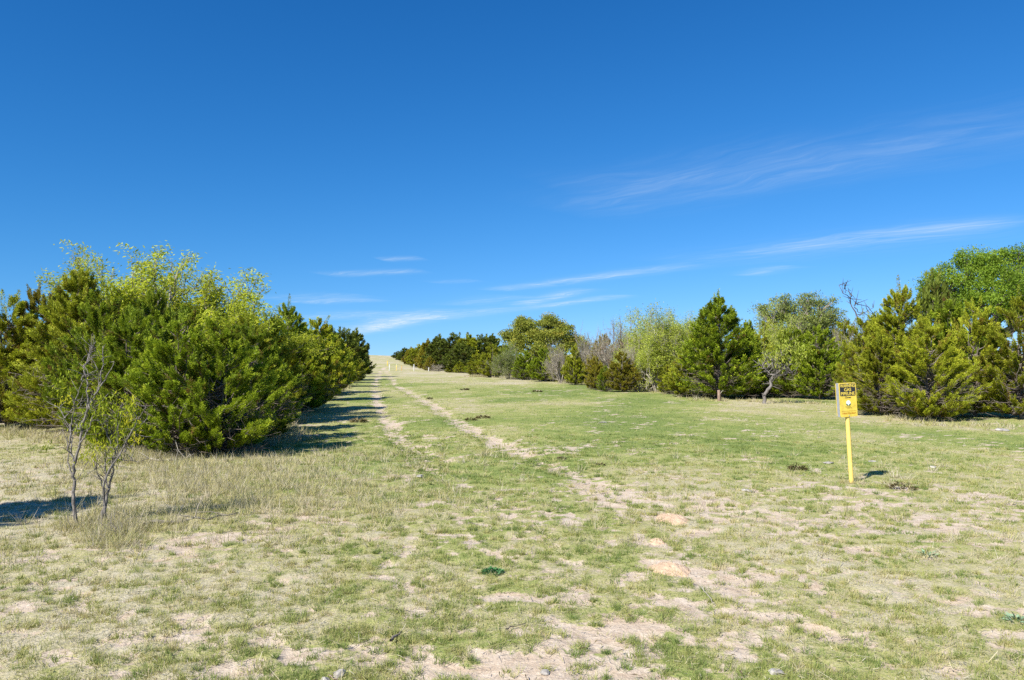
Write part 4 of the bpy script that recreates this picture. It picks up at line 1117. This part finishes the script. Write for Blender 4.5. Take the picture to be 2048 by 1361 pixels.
marker('marker_sign', 'small orange marker sign between the thin yellow post and the second white post', 'sign', 803.5, 122, .72, .04, M_ORANGE, M_ORANGE, 'flat')
marker('marker_post', 'white marker post, middle of the row, right of the orange marker', 'post', 828, 119, .95, .055, M_WHITE, M_WHITE, 'dome')
marker('marker_post', 'short white stake at the foot of the far trees', 'post', 857.5, 116, .50, .06, M_WHITE, M_WHITE, 'flat')
marker('marker_sign', 'slim yellow marker farther up the slope, above the white posts', 'sign', 775, 165, 1.0, .08, M_YEL, M_YEL, 'flat')
# weathered stub post by the cone shaped juniper
x = at(1437, 33.2); z = g1(x, 33.2)
t = thing('wooden_post', 'short weathered wooden post in front of the cone shaped juniper', 'post', (x, 33.2, z))
obj('post', tube_mesh('post', [(np.array([[0, 0, -.2], [.01, 0, .2], [.0, .01, .46]]), np.array([.075, .068, .06]), 9)], M_POSTW), t)
obj('snapped_twig', tube_mesh('twig', [(np.array([[0.03, 0, .25], [.12, -.03, .40], [.20, -.02, .46]]), np.array([.018, .014, .008]), 5)], M_GREY), t)

# ------------------------------------------------------------------ rocks, mounds, sticks, weeds
def rock(label, px, py, size, flat=.55, seed=0, grp='stones lying in the grass'):
    import bmesh
    rs = np.random.default_rng(seed)
    x, D = gpt(px, py)
    b = _bm.new(); _bm.ops.create_icosphere(b, subdivisions=3, radius=1.0)
    co = np.array([v.co[:] for v in b.verts])
    pl = norm(rs.normal(size=(9, 3)))
    for p in pl:
        d = co @ p; lim = rs.uniform(.55, .8)
        co = co - np.clip(d - lim, 0, None)[:, None] * p
    co = co + (vnoise(co[:, 0] * 4 + seed, co[:, 1] * 4 + co[:, 2] * 3, seed)[:, None] - .5) * .10 * co
    co *= np.array([rs.uniform(.85, 1.3), rs.uniform(.8, 1.1), flat]) * size
    for v, c in zip(b.verts, co): v.co = c
    me = bpy.data.meshes.new('rock'); b.to_mesh(me); b.free(); me.materials.append(M_ROCK)
    o = obj('rock', me); o.location = (x, D, g1(x, D) + size * flat * .35); o.rotation_euler = (0, 0, rs.uniform(0, 6))
    tag(o, label, 'rock', grp)
rock('pale jagged stone, biggest at the bottom edge of the photo beside a red tinged twig', 683, 1336, .042, .6, 1)
rock('small stone left of the jagged one at the bottom edge', 655, 1346, .028, .7, 2)
rock('flat pale stone in the straw right of centre at the bottom', 1546, 1326, .040, .4, 3)
rock('flat white stone lying to the left of the sign post', 1655, 921, .085, .22, 4)
rock('flat white stone lying to the right of the sign post above its shadow', 1740, 918, .085, .18, 5)
rock('stone half sunk in the grass in the left middle of the meadow', 840, 949, .075, .3, 6)
rock('low brown grey stone between the track and the sign', 1490, 977, .085, .3, 7)
rock('small pale stone far right of the sign', 1862, 928, .060, .4, 8)
rock('pale stone at the grass edge under the right hand junipers', 2000, 858, .16, .3, 9)
rock('small white pebble in the bare soil at the bottom centre', 1090, 1330, .035, .4, 10)
rock('rounded stone on the track side left of the sandy mounds', 1205, 845, .12, .25, 12)

def mound(label, px, py, rx, ry, h, seed):
    x, D = gpt(px, py)
    n, m = 30, 44
    r = np.linspace(0, 1, n); a = np.linspace(0, 2 * np.pi, m, endpoint=False)
    RR, A = np.meshgrid(r, a, indexing='ij')
    edge = 0.62 + .75 * fbm(np.cos(A) * 2.2 + 4, np.sin(A) * 2.2 + 7, seed, 5, .65)
    X = RR * np.cos(A) * rx * edge; Y = RR * np.sin(A) * ry * edge
    Z = h * (1 - RR ** 2) ** 1.4 * (0.75 + .5 * fbm(X * 9, Y * 9, seed + 3, 3)) + (fbm(X * 45, Y * 45, seed + 9, 4, .6) - .45) * .030 * (1 - RR ** 4)
    Z = Z + gz(X + x, Y + D) - g1(x, D) + .012 - .035 * RR ** 3
    V_ = np.stack([X, Y, Z], -1).reshape(-1, 3)
    idx = np.arange(n * m).reshape(n, m)
    q = np.stack([idx[:-1], np.roll(idx[:-1], -1, 1), np.roll(idx[1:], -1, 1), idx[1:]], -1).reshape(-1, 4)
    q = q[:, ::-1]
    me = mesh_from('mound', V_, np.full(len(q), 4), q.ravel(), None, True, M_MOUND)
    o = obj('sand_mound', me); o.location = (x, D, g1(x, D)); tag(o, label, 'mound', 'sandy burrow mounds')
mound('orange sandy burrow mound, the lower of the two in the photo, nearer the camera', 1338, 1127, .19, .22, .026, 3)
mound('orange sandy burrow mound farther up the meadow with a dark hole at its edge', 1342, 1029, .20, .28, .028, 8)
mound('tiny patch of orange sand between the two burrow mounds', 1312, 1074, .085, .12, .006, 12)

def stick(label, pts, r, mat, seed, name='stick', twigs=0, cat='stick', grp=None):
    rs = np.random.default_rng(seed)
    w = [gpt(*p) for p in pts]
    x0, y0 = w[0]; z0 = g1(x0, y0)
    P = np.array([[a - x0, b - y0, g1(a, b) - z0 + r * 1.0 + .012] for a, b in w])
    P = resample(P, 9); P[1:-1] += rs.normal(0, r * .7, (7, 3))
    gr = [(P, np.linspace(r, r * .45, 9), 6)]
    for i in range(twigs):
        k = rs.integers(2, 8); d = norm(np.array([rs.normal(), rs.normal(), abs(rs.normal()) * .5 + .15]))
        ln = rs.uniform(.12, .38)
        gr.append((np.array([P[k], P[k] + d * ln * .5 + rs.normal(0, .02, 3), P[k] + d * ln]), np.array([r * .4, r * .3, r * .12]), 4))
    me = tube_mesh(name, gr, mat)
    o = obj(name, me); o.location = (x0, y0, z0); tag(o, label, cat, grp)
stick('short thick brown stick on bare soil near the bottom, left of centre', [(784, 1277), (806, 1260)], .009, M_BARK, 1)
stick('thin dark stick lying in the grass at the bottom centre', [(1012, 1252), (1052, 1240)], .005, M_BARK, 2)
stick('reddish twig beside the jagged stone at the bottom edge', [(662, 1340), (690, 1356)], .004, M_BROWNT, 3)
stick('grey fallen branch in the dry grass right of the saplings', [(290, 1046), (350, 1042), (420, 1035), (480, 1025)], .016, M_GREY, 4, 'fallen_branch', 9, 'branch')
stick('bleached fallen branch at the foot of the front corner juniper', [(235, 921), (290, 916), (345, 920), (392, 912)], .022, M_PALEB, 5, 'fallen_branch', 12, 'branch')
stick('tangle of fallen grey twigs in the dry grass at the foot of the saplings', [(175, 1062), (215, 1058), (262, 1068)], .006, M_GREY, 8, 'fallen_branch', 26, 'branch')
stick('thin grey stick in the straw at the bottom right', [(1900, 1340), (1925, 1356)], .006, M_GREY, 6)
stick('pale stick in the straw at the right', [(1400, 1165), (1425, 1195)], .005, M_PALEB, 7)

def weed(label, px, py, rad, h, n, mat, tint, ln, wd, seed, name='weed', cat='weed', flat=.5, grp=None):
    global rng
    keep = rng; rng = np.random.default_rng(seed)
    x, D = gpt(px, py); z = g1(x, D)
    a = rng.uniform(0, 6.283, n); rr = np.sqrt(rng.uniform(0, 1, n)) * rad
    P = np.stack([np.cos(a) * rr, np.sin(a) * rr, rng.uniform(0, h, n) * (1 - (rr / rad) ** 2) + .005], -1)
    d = norm(np.stack([np.cos(a), np.sin(a), np.full(n, flat)], -1) + .6 * rand_dir(n) * np.array([1, 1, .5]))
    d[:, 2] = np.abs(d[:, 2])
    Q = kites(P, d, ln * rng.uniform(.6, 1.3, n), wd * rng.uniform(.7, 1.3, n), np.array([0, 0, 1.0]))
    me = quads_mesh(name, Q, np.clip(rng.normal(tint, .15, n), 0, 1), mat)
    rng = keep
    o = obj(name, me); o.location = (x, D, z); tag(o, label, cat, grp)
weed('round deep green weed mat near the middle of the lower photo', 985, 1138, .075, .03, 260, M_WEED, .45, .03, .012, 1)
weed('pale green leafy weed in the straw at the right', 1850, 1101, .055, .03, 34, M_WEED, .97, .05, .017, 2)
weed('pale green leafy weed near the right edge low down', 2022, 1226, .045, .025, 24, M_WEED, .97, .05, .018, 3)
weed('brown dead weed clump left of the sign on the green grass', 1592, 934, .11, .09, 150, M_DUNG, .8, .07, .016, 4)
weed('olive dead weed clump right of the sign shadow', 1800, 972, .15, .08, 120, M_DUNG, .92, .07, .016, 5)
weed('dark dead clump right of the track, left one of a pair', 942, 837, .15, .07, 110, M_DUNG, .75, .08, .022, 6)
weed('dark dead clump right of the track, right one of a pair', 966, 833, .18, .09, 150, M_DUNG, .7, .08, .022, 7)
weed('small dark brown clump at the end of the worn rut', 1124, 915, .07, .03, 70, M_DUNG, .4, .04, .014, 8)
weed('small dark brown clump farther right of the rut end', 1200, 927, .07, .03, 60, M_DUNG, .4, .04, .014, 9)
weed('tiny dark clump far out on the green meadow', 860, 798, .13, .06, 50, M_DUNG, .2, .09, .03, 10)
weed('brown clump on the shaded side of the track', 718, 842, .18, .09, 90, M_DUNG, .85, .12, .04, 11)
weed('small dark clump far out beyond the dead pair', 930, 780, .20, .08, 60, M_DUNG, .4, .16, .05, 12)
weed('small brown clump near the far green strip', 1075, 783, .22, .08, 60, M_DUNG, .7, .16, .05, 13)

# ------------------------------------------------------------------ sky
w = bpy.data.worlds.new('World'); scene.world = w; w.use_nodes = True
w.node_tree.nodes.clear()
k = NT(w.node_tree)
out = k.n('ShaderNodeOutputWorld')
bg = k.n('ShaderNodeBackground')
sky = k.n('ShaderNodeTexSky'); sky.sky_type = 'NISHITA'; sky.sun_disc = False
sky.sun_elevation = R(SUN_EL)
sky.sun_rotation = math.atan2(-SUN_AZ[0], -SUN_AZ[1]) % (2 * math.pi)
sky.altitude = 300; sky.air_density = 1.0; sky.dust_density = 0.2; sky.ozone_density = 3.0
tc = k.n('ShaderNodeTexCoord')
# look a little above the true direction so that the thick yellow air of the last degrees stays below the crest
mp = k.n('ShaderNodeVectorMath', operation='MULTIPLY_ADD'); k.set(mp, 0, tc.outputs['Generated']); mp.inputs[1].default_value = (1, 1, .93); mp.inputs[2].default_value = (0, 0, .07)
nv = k.n('ShaderNodeVectorMath', operation='NORMALIZE'); k.set(nv, 0, mp.outputs[0])
k.set(sky, 0, nv.outputs[0])
SKY_S = 0.08; EXPO = 0.85
KK = SKY_S * 2 ** EXPO
sc_ = k.n('ShaderNodeSeparateColor', in_Color=sky.outputs[0])
chan = []
for i, (gain, gam) in enumerate(((.893, 2.07), (.81, 1.25), (1.06, 1.06))):
    v = k.m('POWER', k.m('MULTIPLY', sc_.outputs[i], KK), gam)
    chan.append(k.m('MULTIPLY', v, gain / KK))
hs = k.n('ShaderNodeCombineColor')
for i in range(3): k.set(hs, i, chan[i])
sep = k.n('ShaderNodeSeparateXYZ', in_Vector=tc.outputs['Generated'])
zc = k.m('MAXIMUM', sep.outputs[2], 0.02)
u = k.m('DIVIDE', sep.outputs[0], zc); v = k.m('DIVIDE', sep.outputs[1], zc)
# cirrus sheet overhead: streaks run along (0.65,-0.76) in the sheet
ca, sa = 0.65, -0.76
s_ = k.m('ADD', k.m('MULTIPLY', u, ca), k.m('MULTIPLY', v, sa))
t_ = k.m('SUBTRACT', k.m('MULTIPLY', v, ca), k.m('MULTIPLY', u, sa))
cmb2 = k.n('ShaderNodeCombineXYZ'); k.set(cmb2, 0, k.m('MULTIPLY', s_, 0.8)); k.set(cmb2, 1, k.m('MULTIPLY', t_, 0.8))
wob = k.m('MULTIPLY_ADD', k.noise(cmb2.outputs[0], 0.9, 3), 0.8, -0.4)
tw = k.m('ADD', t_, wob)
cmb = k.n('ShaderNodeCombineXYZ'); k.set(cmb, 0, k.m('MULTIPLY', s_, 0.55)); k.set(cmb, 1, k.m('MULTIPLY', tw, 2.6))
fib = k.noise(cmb.outputs[0], 2.2, 8, 0.66, 0.9)
def uv(px, py):
    z = (HZ - py) / F; return (px - 1024) / F / z, 1 / z
STREAK = [((1110, 425), (2500, 180), 0.377, 0.166), ((1110, 380), (1700, 292), 0.319, 0.099), ((980, 582), (1410, 527), 0.232, 0.552), ((1480, 507), (2080, 432), 0.246, 0.486), ((1330, 530), (2060, 447), 0.580, 0.155),
          ((690, 672), (900, 616), 0.522, .75), ((700, 664), (860, 628), 0.725, 0.552), ((590, 607), (760, 598), 0.362, 0.442), ((640, 550), (850, 540), 0.203, 0.464), ((755, 519), (850, 516), 0.131, 0.442),
          ((1030, 612), (1180, 576), 0.246, 0.608), ((1060, 617), (1260, 589), 0.232, 0.608), ((1480, 552), (1590, 530), 0.174, 0.464), ((600, 640), (800, 622), 0.725, 0.386), ((850, 640), (1070, 611), 0.507, 0.386), ((860, 566), (960, 560), 0.174, 0.199),
          ((540, 600), (720, 588), 0.507, 0.221), ((900, 612), (1040, 590), 0.362, 0.243)]
tot = None
for (p0, p1, wdt, amp) in STREAK:
    (u0, v0), (u1, v1) = uv(*p0), uv(*p1)
    du, dv = u1 - u0, v1 - v0; L = math.hypot(du, dv)
    ex, ey = du / L, dv / L
    a = k.m('ADD', k.m('MULTIPLY', k.m('SUBTRACT', u, u0), ex), k.m('MULTIPLY', k.m('SUBTRACT', v, v0), ey))
    b = k.m('SUBTRACT', k.m('MULTIPLY', k.m('SUBTRACT', v, v0), ex), k.m('MULTIPLY', k.m('SUBTRACT', u, u0), ey))
    b = k.m('ADD', b, k.m('MULTIPLY', wob, wdt * 1.6))
    g = k.m('DIVIDE', b, wdt); g = k.m('POWER', 2.718, k.m('MULTIPLY', k.m('MULTIPLY', g, g), -1.0))
    q = k.m('DIVIDE', k.m('SUBTRACT', a, L / 2), L / 2); q = k.m('MULTIPLY', q, q)
    q = k.m('SUBTRACT', 1.0, k.m('MULTIPLY', q, q), clamp=True)
    mk = k.m('MULTIPLY', k.m('MULTIPLY', g, q), amp)
    tot = mk if tot is None else k.m('ADD', tot, mk)
fibc = k.ramp(fib, [(0.30, (.10, .10, .10)), (0.52, (.55, .55, .55)), (0.72, (1.35, 1.35, 1.35))])
mask = k.m('MULTIPLY', k.m('MULTIPLY', tot, 0.8), fibc, clamp=True)
cloud = k.mix(mask, hs.outputs[0], (.80 / KK, .92 / KK, 1.0 / KK, 1))
k.t.links.new(cloud, bg.inputs[0]); bg.inputs[1].default_value = SKY_S
k.t.links.new(bg.outputs[0], out.inputs[0])

sun = bpy.data.lights.new('sun', 'SUN'); sun.energy = 4.5; sun.angle = R(0.53); sun.color = (1.0, .955, .87)
so = bpy.data.objects.new('sun', sun); COL.objects.link(so)
ce, se = math.cos(R(SUN_EL)), math.sin(R(SUN_EL))
n_ = math.hypot(*SUN_AZ)
so.rotation_euler = Vector((SUN_AZ[0] / n_ * ce, SUN_AZ[1] / n_ * ce, -se)).to_track_quat('-Z', 'Y').to_euler()
so.location = (-20, -25, 30)

# ------------------------------------------------------------------ camera and render
cam = bpy.data.cameras.new('camera'); cam.sensor_width = 36; cam.lens = 36 * F / 2048; cam.clip_end = 5000; cam.clip_start = 0.05
co = bpy.data.objects.new('camera', cam); COL.objects.link(co)
co.location = (0, 0, CAM_H + g1(0, 0)); co.rotation_euler = (R(90) + math.atan((HZ - 680.5) / F), 0, 0)
scene.camera = co
scene.view_settings.view_transform = 'Standard'; scene.view_settings.look = 'None'
scene.view_settings.exposure = EXPO; scene.view_settings.gamma = 1.0
scene.cycles.use_denoising = False
scene.cycles.max_bounces = 6; scene.cycles.diffuse_bounces = 3; scene.cycles.glossy_bounces = 2; scene.cycles.transmission_bounces = 4
